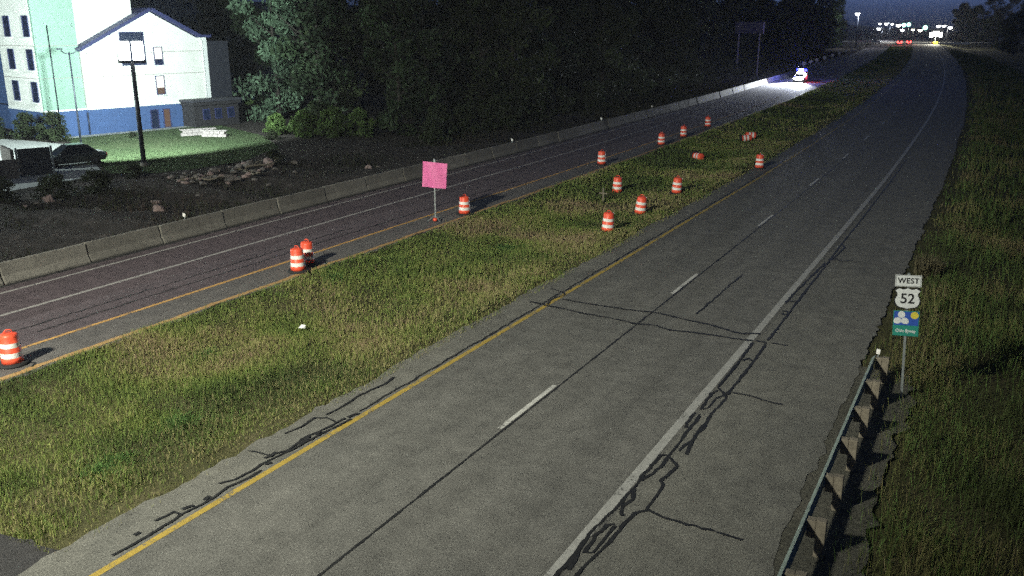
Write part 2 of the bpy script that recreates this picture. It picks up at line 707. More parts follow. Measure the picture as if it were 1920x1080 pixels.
S0, S1 = -45.0, 760.0
near = ribbon('near_road', -3.6, 3.98, S0, S1, 0.0, M['asphalt_near'], None, 0, 0, .05)
tag(near, kind='structure')
shl = ribbon('inner_shoulder', -4.72, -3.6, S0, S1, -.002, M['shoulder'], None, .22, 0, .05)
tag(shl, kind='structure')
shr = ribbon('outer_shoulder', 3.98, 7.15, S0, S1, -.002, M['shoulder'], None, 0, .2, .05)
tag(shr, kind='structure')
far = ribbon('far_road', -22.4, -15.7, S0, S1, 0.0, M['asphalt_far'], None, 0, 0, .05)
tag(far, kind='structure')
shf = ribbon('far_shoulder', -15.7, -13.62, S0, S1, -.002, M['shoulder_far'], None, 0, .35, .05)
tag(shf, kind='structure')
verge = ribbon('gravel_verge', 7.0, 8.65, S0, 15.5, -.014, M['verge'], None, 0, .5)
tag(verge, kind='structure')
bed = ribbon('barrier_bed', -23.6, -22.4, S0, S1, -.002, M['asphalt_dark'], None, .3, 0, .05)
tag(bed, kind='structure')

# painted lines
ribbon('yellow_edge_line', -3.52, -3.36, S0, S1, .004, M['yellow_paint'], near)
ribbon('white_edge_line', 3.66, 3.88, S0, S1, .004, M['white_paint'], near)
for k in range(-3, 26):
    a = 6.85 + 13.0 * k
    ribbon('lane_dash', -.075, .055, a, a + 3.1, .004, M['dash_paint'], near)
ribbon('white_edge_line', -21.80, -21.65, S0, S1, .004, M['white_far'], far)
ribbon('white_lane_line', -19.30, -19.13, S0, S1, .004, M['white_far'], far)
ribbon('yellow_edge_line', -15.69, -15.53, S0, S1, .004, M['yellow_far'], shf)
ribbon('sandy_edge_strip', -13.95, -13.72, S0, 160, .004, M['sand_edge'], shf, .1, .12)

# crack sealing
CRACKS = [
[(3.98,14.06),(3.97,11.94),(4.18,11.67),(4.36,11.32),(4.31,10.15),(4.37,9.26),(4.33,8.74),(4.40,8.06),(4.43,7.68)],
[(4.34,14.25),(4.32,13.19),(4.35,11.54)],
[(4.03,11.74),(3.94,11.39),(3.95,10.80),(4.01,10.27),(4.11,10.46),(4.15,11.20),(4.26,11.49)],
[(3.93,10.02),(3.91,9.60),(3.96,9.04),(4.07,9.10),(4.06,9.95)],
[(4.10,9.90),(4.08,8.91),(4.10,8.25),(4.12,7.46)],
[(4.35,9.50),(4.31,8.97),(4.35,8.38),(4.25,8.09),(4.24,7.75)],
[(4.12,7.46),(3.93,7.35),(3.93,6.81),(3.91,6.17),(3.93,5.59),(3.91,4.75),(3.84,3.69),(3.86,3.08),(3.86,2.13),(3.9,0.8),(3.85,-1)],
[(4.12,7.46),(4.12,6.80),(4.05,6.35),(3.95,6.00)],
[(4.16,7.36),(4.43,7.03),(4.40,6.64),(4.35,6.21),(4.47,5.98),(4.49,5.52),(4.50,4.94)],
[(4.50,4.94),(4.87,4.79),(5.40,4.78),(5.96,4.80),(6.51,4.74)],
[(4.52,4.90),(4.33,4.67),(4.28,4.26),(4.29,3.61),(4.24,3.05),(4.20,2.60),(4.18,2.20),(4.22,1.2),(4.1,0)],
[(3.97,5.61),(4.08,5.20),(4.01,4.71),(4.16,4.45)],
[(4.13,4.10),(4.01,3.99),(3.96,3.52),(4.01,2.93),(4.14,3.00),(4.16,3.62),(4.16,4.03)],
[(3.86,3.08),(3.99,2.27)],
[(4.37,11.77),(4.79,11.77),(5.35,11.63),(5.74,11.58)],
[(-4.19,18.27),(-3.61,18.08),(-3.39,17.83)],
[(-3.39,17.83),(-3.57,17.14),(-3.42,16.42)],
[(-3.25,17.31),(-2.54,17.23),(-1.70,17.23),(-0.82,17.26),(0.19,17.38),(0.77,17.27),(1.40,17.14),(2.19,17.02),(3.01,16.70),(3.46,16.66),(3.94,16.92)],
[(-4.13,16.49),(-3.37,16.33),(-2.83,16.29),(-1.92,16.13),(-0.98,16.12),(-0.00,15.94),(0.71,16.09),(1.26,15.84),(1.78,15.97),(2.59,16.04),(3.35,16.05),(3.81,16.12),(4.27,16.16)],
[(1.58,23.67),(1.55,21.12),(1.55,19.79),(1.53,18.65),(1.52,17.89)],
[(3.92,15.97),(3.95,14.35),(3.96,12.01)],
[(4.28,16.37),(4.28,18.25),(4.25,20.56),(4.24,22.70),(4.24,26.57),(4.2,31),(4.22,36),(4.17,42),(4.2,50),(4.15,60)],
[(4.30,16.04),(4.35,13.95),(4.33,12.91),(4.32,11.55)],
[(3.92,20.80),(4.25,21.13),(4.25,22.33)],
[(4.03,14.24),(4.16,14.54),(4.25,14.36)],
[(3.92,20.59),(3.93,22.16),(4.05,24.72),(4.14,27.14)],
[(4.03,19.56),(4.13,19.73),(4.27,19.37),(4.13,19.19),(4.05,19.46)],
[(4.42,16.19),(4.89,16.18)],
[(4.2,27.5),(4.45,27.9),(4.7,27.7),(5.1,28.0)],
[(4.2,31),(4.42,30.2),(4.38,28.6),(4.24,27.6)],
[(-4.42,4.10),(-4.35,4.61),(-4.39,5.15),(-4.11,5.32),(-3.71,5.20)],
[(-4.25,5.42),(-4.23,6.22),(-4.27,6.90),(-4.16,7.77),(-4.22,8.36)],
[(-4.53,3.02),(-4.27,3.05),(-3.95,3.07)],
[(-3.81,2.63),(-3.76,3.17),(-3.67,3.65),(-3.64,4.34),(-3.58,4.97),(-3.56,5.53)],
[(-3.95,3.07),(-3.76,3.49),(-3.85,4.11),(-3.77,4.63),(-3.70,4.96),(-3.72,5.51)],
[(-3.69,0.32),(-3.62,0.95),(-3.68,1.54),(-3.58,2.09),(-3.59,2.45)],
[(-3.68,-1.38),(-3.65,-0.90),(-3.64,-0.33),(-3.65,0.10),(-3.69,0.32)],
[(-3.98,1.56),(-3.82,1.84),(-3.77,2.35),(-3.80,2.73)],
[(-3.96,-0.15),(-3.93,0.11),(-3.92,0.28),(-3.76,0.28)],
]


def crack(pts, wid, parent, z=.009, jit=.035):
    """a tar ribbon with wandering line and uneven width"""
    pp = []
    for (a, b) in zip(pts[:-1], pts[1:]):
        d = math.hypot(b[0] - a[0], b[1] - a[1])
        n = max(2, int(d / .14))
        for k in range(n):
            t = k / n
            pp.append((a[0] + (b[0] - a[0]) * t, a[1] + (b[1] - a[1]) * t))
    pp.append(pts[-1])
    pp = [(x + (float(vnoise(i * .9, x, 1.0)) - .5) * jit * 2, y + (float(vnoise(i * .9, y + 5, 1.0)) - .5) * jit * 2)
          for i, (x, y) in enumerate(pp)]
    mb = MB()
    n = len(pp)
    for i, (x, y) in enumerate(pp):
        a, b = pp[max(i - 1, 0)], pp[min(i + 1, n - 1)]
        dx, dy = b[0] - a[0], b[1] - a[1]
        L = math.hypot(dx, dy) or 1
        ww = wid * (.55 + .9 * float(vnoise(i * .7, wid * 50 + x, 1.0))) / 2
        c = cv(y)
        mb.v += [(x + c - dy / L * ww, y + dx / L * ww, z), (x + c + dy / L * ww, y - dx / L * ww, z)]
    mb.f = [(2 * i, 2 * i + 1, 2 * i + 3, 2 * i + 2) for i in range(n - 1)]
    return mb.build('crack_seal', M['tar'], parent)


for i, p in enumerate(CRACKS):
    mo = sum(q[0] for q in p) / len(p)
    par = shl if mo < -3.3 else (shr if mo > 3.98 else near)
    crack(p, .075 if mo > 3 else (.115 if len(p) > 10 else .068), par, .009 + .0003 * i, .03 if len(p) < 12 else .02)
crack([(.11, s) for s in range(-16, 61, 4)], .055, near, .008, .012)
crack([(-3.64, s) for s in range(6, 60, 4)], .07, near, .0078, .05)
crack([(-3.68, s) for s in range(-16, 0, 4)], .08, near, .0078, .04)
for (x, y0, y1) in ((-17.3, 2, 26), (-16.6, 6, 40)):
    crack([(x, s) for s in range(y0, y1, 3)], .06, far, .008, .06)
crack([(-14.45, 4.1), (-14.1, 4.25), (-13.9, 4.0)], .07, shf, .008)
for k in range(13):      # blotches of old tar along the inner edge
    s = random.uniform(2.4, 5.6) if k < 10 else random.uniform(-1.5, 1)
    x = random.uniform(-3.95, -3.66)
    crack([(x, s), (x + random.uniform(-.06, .1), s + random.uniform(.12, .4))], .08, shl, .0215 + .0003 * k, .02)
# dark patch in the median at the lower left
MB().prism([(-11, -9), (-3.75, -9), (-3.75, -2.9), (-3.95, -2.6), (-4.1, -2.2), (-4.5, -2.0), (-4.7, -1.62)] + [(-4.8 - .25 * k, -1.62 - .3 * float(vnoise(k * .8, 3.0, 1.0)) - .01 * k) for k in range(25)] + [(-11, -1.9)], 'z', -.4, -.03).build('dark_median_patch', M['asphalt_dark'], shl)


# ------------------------------------------------------------------ grass
def grass(name, label, pos, h, wd, tone, lean=.35, base_z=None):
    """pos (N,2) world x,y ; base_z (N,) ; tone (N,3)"""
    n = len(pos)
    ang = rng.random(n) * 2 * np.pi
    la = rng.random(n) * 2 * np.pi
    lm = np.abs(rng.normal(0, lean, n)) * h
    dx, dy = np.cos(ang) * wd * .5, np.sin(ang) * wd * .5
    lx, ly = np.cos(la) * lm, np.sin(la) * lm
    V = np.zeros((n, 5, 3), dtype=np.float32)
    x, y, z = pos[:, 0], pos[:, 1], base_z
    V[:, 0] = np.stack([x - dx, y - dy, z], 1)
    V[:, 1] = np.stack([x + dx, y + dy, z], 1)
    V[:, 2] = np.stack([x + dx * .75 + lx * .35, y + dy * .75 + ly * .35, z + h * .58], 1)
    V[:, 3] = np.stack([x - dx * .75 + lx * .35, y - dy * .75 + ly * .35, z + h * .58], 1)
    V[:, 4] = np.stack([x + lx, y + ly, z + h * (1 - .25 * np.minimum(1, lm / h))], 1)
    b = np.arange(n)[:, None] * 5
    F4 = b + np.array([[0, 1, 2, 3]])
    F3 = b + np.array([[3, 2, 4]])
    o = bpy.data.objects.new(name, np_mesh(name, V.reshape(-1, 3), [F4, F3], M['blade'], np.repeat(tone, 5, axis=0)))
    COL.objects.link(o)
    return tag(o, label, 'grass', None, 'stuff')


def cvv(s):
    t = np.linspace(-60, 900, 1921)
    return np.interp(s, t, _CV)


_CV = np.array([cv(t) for t in np.linspace(-60, 900, 1921)])


def tones(x, y, sets, wts, patch=.25):
    """pick a blade colour by patchy noise"""
    n = len(x)
    u = .55 * vnoise(x, y, patch) + .3 * vnoise(x + 40, y, patch * 3.3) + .15 * rng.random(n) + rng.normal(0, .09, n)
    r = np.argsort(np.argsort(u)) / n
    cw = np.cumsum(wts) / np.sum(wts)
    idx = np.searchsorted(cw, r).clip(0, len(sets) - 1)
    t = np.array(sets)[idx]
    return t * (.78 + .44 * rng.random((n, 1)))


GT = [(.065, .09, .03), (.11, .165, .042), (.175, .235, .058), (.245, .275, .08), (.33, .31, .13), (.31, .23, .145)]
parts = []
for s0, s1, den, hh, ww in ((-4, 12, 1000, .15, .013), (12, 32, 430, .16, .02), (32, 75, 150, .18, .034), (75, 210, 26, .22, .075), (210, 420, 5, .3, .2)):
    n = int((s1 - s0) * 8.9 * den)
    op = rng.uniform(-13.6, -4.42, n)
    s = rng.uniform(s0, s1, n)
    dens = .35 + .95 * vnoise(op, s, .8)
    edge = np.clip((-4.35 - op) / 1.2, 0, 1)
    bare = np.where((s < 4), np.clip((-4.5 - op) / 1.4, .4, 1), 1.0)
    keep = (rng.random(n) < dens * (.45 + .55 * edge) * bare) & ~((s < -1.75 - .35 * vnoise(op, s, 2.0)) & (op > -11))
    parts.append((op[keep], s[keep], np.full(keep.sum(), hh), np.full(keep.sum(), ww)))
op = np.concatenate([p[0] for p in parts])
s = np.concatenate([p[1] for p in parts])
hh = np.concatenate([p[2] for p in parts]) * (.45 + 1.1 * rng.random(len(op))) * (.6 + .9 * vnoise(op, s, .35))
ww = np.concatenate([p[3] for p in parts]) * (.6 + .8 * rng.random(len(op)))
hh *= np.where(op > -5.6, .8, 1.0)
tn = tones(op, s, GT, (2.0, 4, 5, 4, 2.2, 1.2))
dry = rng.random(len(op)) < np.clip((op + 8.6) / 3.6, 0, 1) * .6 * (.3 + 1.0 * vnoise(op, s, .7))
tn[dry] = np.array([.30, .27, .125]) * (.6 + .7 * rng.random((dry.sum(), 1)))
bz = gz(op) - .02 + np.where(op < -5.0, (vnoise(op, s, .9) - .5) * .16, 0)
grass('median_grass', 'green and straw coloured grass covering the median between the two roads', np.stack([op + cvv(s), s], 1), hh, ww, tn, .45, bz)

# taller weed stalks standing out of the median grass
n = 9000
op = rng.uniform(-13.6, -5.2, n)
s = rng.uniform(-1.5, 60, n) ** 1.0
kp = rng.random(n) < np.clip((vnoise(op, s, .5) - .42) * 3.2, 0, 1)
op, s = op[kp], s[kp]
grass('median_weed_stalks', 'taller straw and green weed stalks standing out of the median grass', np.stack([op + cvv(s), s], 1), .22 + .28 * rng.random(len(op)), .012 + .0006 * s,
      tones(op, s, [(.12, .17, .05), (.20, .22, .08), (.30, .26, .13)], (2, 3, 2)), .45, gz(op) - .06)
# clover-like green clumps in the median
cl_p, cl_h = [], []
for (o, s, r, n) in ((-7.0, 1.0, .7, 700), (-7.6, 3.6, .8, 600), (-7.1, 1.5, .5, 300), (-12.5, 16, .8, 500), (-9.2, 24, 1.0, 450), (-10.6, 7.5, .6, 300)):
    a = rng.random(n) * 2 * np.pi
    q = r * np.abs(rng.normal(0, .5, n))
    cl_p.append(np.stack([o + q * np.cos(a), s + q * np.sin(a)], 1))
    cl_h.append(np.full(n, .2))
cp = np.concatenate(cl_p)
grass('median_clover', 'bright green low clumps dotted in the median grass', cp, np.concatenate(cl_h) * (.5 + .8 * rng.random(len(cp))), np.full(len(cp), .022),
      np.array([[.085, .16, .045]]) * (.6 + .8 * rng.random((len(cp), 1))), .6, gz(cp[:, 0]) - .03)

# tall roadside weeds on the right
parts = []
for s0, s1, den, hh_, ww_ in ((-8, 16, 260, .55, .012), (16, 40, 120, .6, .02), (40, 110, 34, .7, .045), (110, 360, 5, .9, .15)):
    n = int((s1 - s0) * 13 * den)
    op = rng.uniform(7.2, 20.2, n)
    s = rng.uniform(s0, s1, n)
    edge = np.clip((op - 7.1) / 1.4, 0, 1)
    behind = np.where((s < 14.5) & (op < 9.1), np.clip((op - 8.0) / 1.1, .03, 1) ** 1.5 * .8 + .12 * (vnoise(op, s, 1.2) > .72), 1.0)
    keep = rng.random(n) < (.15 + 1.1 * vnoise(op, s, .6)) * edge * behind
    parts.append((op[keep], s[keep], np.full(keep.sum(), hh_) * (.3 + .7 * edge[keep]), np.full(keep.sum(), ww_)))
op = np.concatenate([p[0] for p in parts])
s = np.concatenate([p[1] for p in parts])
hh = np.concatenate([p[2] for p in parts]) * (.5 + 1.0 * rng.random(len(op))) * (.5 + .9 * vnoise(op, s, .45))
ww = np.concatenate([p[3] for p in parts])
tn = tones(op, s, [(.065, .085, .028), (.095, .16, .042), (.14, .155, .05), (.17, .16, .065), (.20, .165, .085)], (3, 3, 3, 2, 1), .4)
bz = gz(op) - .05 + (vnoise(op, s, .5) - .5) * .4 * np.clip((op - 9.3) / 2, 0, 1)
grass('roadside_weeds', 'tall dark weeds growing on the bank behind the guardrail', np.stack([op + cvv(s), s], 1), hh, ww, tn, .4, bz)

# rough weeds on the bank behind the concrete barriers
n = 20000
op = np.concatenate([rng.uniform(-37, -24, n), rng.uniform(-34, -24, 26000)])
s = np.concatenate([rng.uniform(2, 80, n), rng.uniform(80, 330, 26000)])
keep = rng.random(len(op)) < .15 + vnoise(op, s, .3) * 1.0
op, s = op[keep], s[keep]
hh = np.where(s > 80, .8, .38) * (.4 + rng.random(len(op))) * (.4 + vnoise(op, s, .25))
tn = tones(op, s, [(.016, .018, .009), (.024, .03, .012), (.04, .04, .022), (.05, .036, .03)], (3, 3, 2, 1))
grass('bank_weeds', 'dark weeds on the bank beyond the concrete barriers', np.stack([op + cvv(s), s], 1), hh, np.where(s > 80, .14, .05), tn, .5, gz(op) - .1)

# ------------------------------------------------------------------ concrete barriers
ORD = ['first', 'second', 'third', 'fourth', 'fifth', 'sixth', 'seventh', 'eighth', 'ninth', 'tenth', 'eleventh', 'twelfth', 'thirteenth', 'fourteenth', 'fifteenth', 'sixteenth']
bprof = [(-.30, 0), (.30, 0), (.30, .08), (.16, .33), (.085, .81), (-.085, .81), (-.16, .33), (-.30, .08)]
bm_ = MB().prism(bprof, 'y', -1.85, 1.85)
proto = bm_.build('concrete_barrier', M['concrete'], None, .02)
first_vis = None
k = 0
s = 7.0
idx = 0
while s < 400:
    o = proto if idx == 0 else link_copy(proto)
    o.location = P(-22.95 + random.uniform(-.03, .03), s, -.003)
    o.rotation_euler = (0, 0, heading(s) + random.uniform(-.008, .008))
    if idx < 16:
        lab = 'grey concrete barrier, %s from the left edge of the photo' % ORD[idx]
    elif s < 110:
        lab = 'grey concrete barrier in the row between the pink sign and the police car'
    elif s < 150:
        lab = 'concrete barrier lit white by the police car headlights'
    else:
        lab = 'distant concrete barrier in the row behind the police car'
    tag(o, lab, 'barrier', 'concrete barriers lining the far road')
    s += 3.78
    idx += 1
# reflectors on top of the barriers
rp = empty('barrier_reflector', (0, 0, 0))
MB().box((0, 0, .09), (.05, .03, .18)).build('stem', M['galv'], rp)
MB().box((0, -.025, .20), (.17, .012, .17)).build('reflector_plate', M['band'], rp, .004)
RS = [(18.0, 'pale reflector on the concrete barrier nearest the left edge'), (50, 'small reflector on the barrier right of the pink sign'), (68, 'white reflector on the barrier left of the far drums'), (82.5, 'white reflector on the barrier before the lit barriers')]
for i, (s, lab) in enumerate(RS):
    o = rp if i == 0 else copy_tree(rp)
    o.location = P(-22.95, s, .81)
    tag(o, lab, 'reflector', 'reflectors on the barriers')
for i, s in enumerate((186, 197, 208, 224, 243, 262, 286, 312, 345)):
    o = copy_tree(rp)
    o.location = P(-22.9, s, .84)
    o.scale = (4, 3, 4)
    tag(o, 'pale reflector glinting on the barriers beyond the police car', 'reflector', 'far reflectors on the barriers')

# ------------------------------------------------------------------ traffic drums
def make_drum():
    t = empty('traffic_drum')
    # tapered body with a step at each sheet
    z0, H_ = .08, .92
    lv = [(.0, .295), (.16, .285), (.34, .27), (.52, .255), (.70, .24), (.86, .225)]
    prof = [(.05, z0), (.295, z0), (.293, .24), (.283, .252), (.283, .408), (.276, .42), (.274, .54), (.264, .552), (.262, .70), (.254, .712), (.248, .88), (.235, .93), (.19, .955), (.05, .96)]
    smooth(MB().lathe(prof, 28)).build('body', M['orange'], t)
    smooth(MB().lathe([(.2855, .256), (.2845, .404)], 28, caps=False)).build('reflective_band', M['band'], t)
    smooth(MB().lathe([(.2665, .556), (.2650, .696)], 28, caps=False)).build('reflective_band', M['band'], t)
    MB().tube([(-.10, 0, .95), (-.09, 0, 1.03), (-.04, 0, 1.06), (.04, 0, 1.06), (.09, 0, 1.03), (.10, 0, .95)], .018, 8).build('handle', M['orange'], t)
    smooth(MB().lathe([(.15, .0), (.42, .0), (.435, .03), (.42, .075), (.31, .085), (.29, .085)], 28)).build('rubber_base', M['rubber'], t)
    return t


drum0 = make_drum()
DR = [(-14.56, 3.89, 0, 0, 'orange and white traffic drum at the left edge of the photo'),
      (-14.15, 15.70, 0, -.02, 'front drum of the close pair on the far shoulder, two clear white bands'),
      (-14.62, 16.76, 0, .06, 'rear drum of the close pair on the far shoulder'),
      (-14.14, 28.44, 0, 0, 'traffic drum standing just right of the pink sign'),
      (-14.57, 47.67, 0, 0, 'pinkish drum on the far shoulder, first beyond the pink sign drum'),
      (-14.46, 59.90, 0, 0, 'nearest drum of the three in a row before the police car'),
      (-14.58, 65.98, 0, 0, 'middle drum of the three in a row before the police car'),
      (-15.04, 74.89, 0, 0, 'farthest drum of the three in a row before the police car'),
      (-10.07, 39.44, -.28, .03, 'drum in the middle of the median grass, left of three others'),
      (-6.18, 28.57, -.10, .05, 'brightest drum, nearest one in the median grass'),
      (-6.30, 33.29, -.11, .09, 'leaning drum second nearest in the median grass'),
      (-6.60, 40.15, -.14, .07, 'slightly leaning drum, third along the median edge'),
      (-4.45, 51.44, -.03, 0, 'dark red drum at the median edge beside the near road'),
      (-26.01 + 20.0 - .5, 367.0, -.1, 0, 'tiny red drum far off by the distant intersection')]
for i, (o, s, z, tilt, lab) in enumerate(DR):
    t = drum0 if i == 0 else copy_tree(drum0)
    if s < 300:
        t.location = (o, s, z)
    else:
        t.location = (-25.6, 367.0, -.1)
        t.scale = (1.35, 1.35, 1.35)
    t.rotation_euler = (R(random.uniform(-1, 1)), tilt, random.uniform(0, 6.28) if abs(tilt) < .02 else 0)
    tag(t, lab, 'drum', 'traffic drums')
for (o, s, ax, az, lab) in ((-10.14, 55.05, 1.5, .9, 'knocked over drum lying in the median grass'),
                            (-9.21, 70.15, 1.5, -1.2, 'red drum lying flat, farthest in the median'),
                            (-9.9, 67.30, 1.45, 2.0, 'dim drum lying beside another in the far median')):
    t = copy_tree(drum0)
    t.location = (o, s, -.02)
    t.rotation_euler = (ax, 0, az)
    tag(t, lab, 'drum', 'fallen drums')

# ------------------------------------------------------------------ pink work-zone sign
ps = empty('pink_sign', (-14.55, 26.3, -.002), R(14), 'square pink sign on a thin post on the far shoulder', 'sign')
MB().box((0, .03, 1.0), (.055, .045, 2.0)).build('post', M['galv'], ps)
MB().box((0, .035, 2.38), (.05, .03, 1.5)).build('mast_spar', M['galv'], ps)
W_ = .63
pl = MB()
roll = Matrix.Rotation(R(3.5), 4, 'Y')
c0_ = Vector((0.02, 0, 2.33))
NX = 8
grid = []
for j in range(NX + 1):
    for i in range(NX + 1):
        u, v = i / NX * 2 - 1, j / NX * 2 - 1
        y = -.012 - .05 * (1 - abs(u)) * .6 + .02 * math.sin(5 * u + 2 * v)
        q = c0_ + roll @ Vector((u * W_, y, v * W_))
        grid.append(tuple(q))
pl.v = grid + [(x, y + .012, z) for (x, y, z) in grid]
nn = (NX + 1) ** 2
for j in range(NX):
    for i in range(NX):
        a = j * (NX + 1) + i
        pl.f.append((a, a + 1, a + NX + 2, a + NX + 1))
        pl.f.append((nn + a, nn + a + NX + 1, nn + a + NX + 2, nn + a + 1))
for i in range(NX):
    for a, b in ((i, i + 1), (NX * (NX + 1) + i, NX * (NX + 1) + i + 1), (i * (NX + 1), (i + 1) * (NX + 1)), (i * (NX + 1) + NX, (i + 1) * (NX + 1) + NX)):
        pl.f.append((a, b, nn + b, nn + a))
panel = pl.build('sign_panel', M['pink'], ps)
MB().box((0, .05, 2.33), (1.2, .02, .035)).build('cross_spar', M['galv'], ps)
MB().box((0.02, .02, 3.02), (.10, .03, .12)).build('top_clip', M['galv'], ps)
for a in (0.6, 2.5, 3.9, 5.6):
    MB().tube([(0, .03, .32), (math.cos(a) * .45, .03 + math.sin(a) * .45, .03)], .018, 6).build('leg', M['galv'], ps)
smooth(MB().lathe([(.04, .03), (.10, .04), (.12, .10), (.09, .17), (.04, .2)], 12, (.02, -.1, 0))).build('sandbag', M['orange'], ps)

# ------------------------------------------------------------------ guardrail
gr = empty('guardrail', (7.62, 0, -.05), 0, 'weathered steel guardrail on wooden posts along the right shoulder', 'guardrail')
wprof = [(0.0, .78), (.035, .765), (.075, .72), (.08, .69), (.04, .65), (.0, .625), (.0, .595), (.04, .57), (.08, .53), (.075, .50), (.035, .455), (0.0, .44)]
rail = MB()
ys = [-14 + .95 * k for k in range(31)]
for y in ys:
    rail.v += [(-x - .02, y, z) for x, z in wprof]
kk = len(wprof)
for i in range(len(ys) - 1):
    for j in range(kk - 1):
        rail.f.append((i * kk + j, i * kk + j + 1, (i + 1) * kk + j + 1, (i + 1) * kk + j))
ro = rail.build('rail', M['rail'], gr)
sol = ro.modifiers.new('thickness', 'SOLIDIFY')
sol.thickness = .008
for k in range(16):
    y = 14.45 - 1.905 * k
    p_ = MB().box((.26, y, .36), (.18, .17, .86)).build('post', M['wood'], gr, .012)
    MB().box((.085, y, .585), (.16, .15, .36)).build('blockout', M['wood'], p_, .01)
    MB().box((-.03, y, .61), (.03, .03, .03)).build('bolt', M['galv'], p_)
MB().box((.05, 14.42, .93), (.10, .012, .14)).build('end_reflector', M['band'], gr)
MB().box((.05, 14.44, .8), (.03, .02, .3)).build('reflector_stem', M['galv'], gr)

# ------------------------------------------------------------------ route sign
rs = empty('route_sign', (8.44, 13.6, -.05), 0, 'WEST 52 route marker with blue byway panel on a leaning post', 'sign')
rs.rotation_euler = (0, R(-3.4), R(6))
MB().box((0, .03, 1.72), (.06, .04, 3.44)).build('post', M['galv'], rs)


def text_mesh(name, txt, size, mat, parent, loc, depth=.003, spacing=1.0, sx=1.0, bold=0.0):
    cu = bpy.data.curves.new(name, 'FONT')
    cu.body = txt
    cu.size = size
    cu.align_x = 'CENTER'
    cu.align_y = 'CENTER'
    cu.extrude = depth / 2
    cu.space_character = spacing
    cu.offset = bold
    to = bpy.data.objects.new(name, cu)
    COL.objects.link(to)
    dg = bpy.context.evaluated_depsgraph_get()
    me = bpy.data.meshes.new_from_object(to.evaluated_get(dg))
    bpy.data.objects.remove(to)
    me.materials.clear()
    me.materials.append(mat)
    o = bpy.data.objects.new(name, me)
    COL.objects.link(o)
    o.parent = parent
    o.location = loc
    o.rotation_euler = (R(90), 0, 0)
    o.scale = (sx, 1, 1)
    return o


pw = MB().box((0, 0, 3.24), (.62, .006, .31)).build('direction_panel', M['signwhite'], rs, .002)
tx = text_mesh('lettering', 'WEST', .20, M['signblack'], pw, (0, -.006, 3.24), spacing=1.08, sx=.92, bold=.005)
bt = MB()
for x0, z0, x1, z1 in ((-.295, 3.375, .295, 3.383), (-.295, 3.097, .295, 3.105), (-.295, 3.105, -.287, 3.375), (.287, 3.105, .295, 3.375)):
    bt.box(((x0 + x1) / 2, -.005, (z0 + z1) / 2), (x1 - x0, .002, z1 - z0))
bt.build('border', M['signblack'], pw)


def shield(scale):
    h = [(0, -1.0), (.10, -.95), (.30, -.90), (.58, -.86), (.80, -.72), (.93, -.46), (.98, -.20), (.92, .06), (.82, .24), (.80, .42), (.88, .60), (.98, .74),
         (.80, .88), (.66, .96), (.52, .90), (.36, .86), (.18, .90), (0, .98)]
    pts = h + [(-x, z) for x, z in h[-2:0:-1]]
    return [(x * .33 * scale, z * .305 * scale) for x, z in pts]


def flat(pts, y, th, cz):
    return MB().prism([(x, z + cz) for x, z in pts], 'y', y, y + th)


sh = flat(shield(1.0), -.003, .006, 2.775).build('shield_panel', M['signblack'], rs)
flat(shield(.90), -.006, .002, 2.775).build('shield_face', M['signwhite'], sh)
text_mesh('lettering', '52', .37, M['signblack'], sh, (0.0, -.009, 2.76), spacing=1.0, sx=.95, bold=.006)
by = MB().box((0, 0, 2.10), (.62, .006, .68)).build('byway_panel', M['signgreen'], rs, .002)
MB().box((0, -.005, 2.235), (.58, .003, .37)).build('sky_field', M['signblue'], by)
flat([(.145 + .26 * 0 + .095 * math.cos(t * math.pi / 10) + .05, .0 + .095 * math.sin(t * math.pi / 10)) for t in range(20)], -.0095, .003, 2.33).build('sun_disc', M['signyellow'], by)
for (cx, cz, a0) in ((-.115, 2.33, 90), (-.20, 2.175, 215), (-.035, 2.175, 325)):
    pts = []
    for t in range(20):
        a = t * math.pi / 10
        r = .088 + .022 * max(0, math.cos(a - R(a0))) ** 3
        pts.append((cx + r * math.cos(a), r * .95 * math.sin(a)))
    flat(pts, -.0098 - .0006 * a0 / 300, .003, cz).build('petal', M['signwhite'], by)
text_mesh('lettering', 'Ohio Byway', .125, M['signwhite'], by, (0, -.006, 1.90), spacing=1.0, sx=.78, bold=.003)
bt = MB()
for x0, z0, x1, z1 in ((-.305, 2.425, .305, 2.436), (-.305, 1.764, .305, 1.775), (-.305, 1.775, -.294, 2.425), (.294, 1.775, .305, 2.425)):
    bt.box(((x0 + x1) / 2, -.006, (z0 + z1) / 2), (x1 - x0, .004, z1 - z0))
bt.build('border', M['signgreen'], by)

# seed-head tuft beside the route sign
n = 700
a = rng.random(n) * 2 * np.pi
q = .5 * np.sqrt(rng.random(n))
tp = np.stack([8.0 + q * np.cos(a), 27.5 + q * np.sin(a) * 1.4], 1)
grass('seed_grass_tuft', 'pale seedy grass tuft at the shoulder edge behind the route sign', tp, .75 * (.6 + .6 * rng.random(n)), np.full(n, .025),
      np.array([[.13, .115, .065]]) * (.6 + .7 * rng.random((n, 1))), .4, np.full(n, -.1))
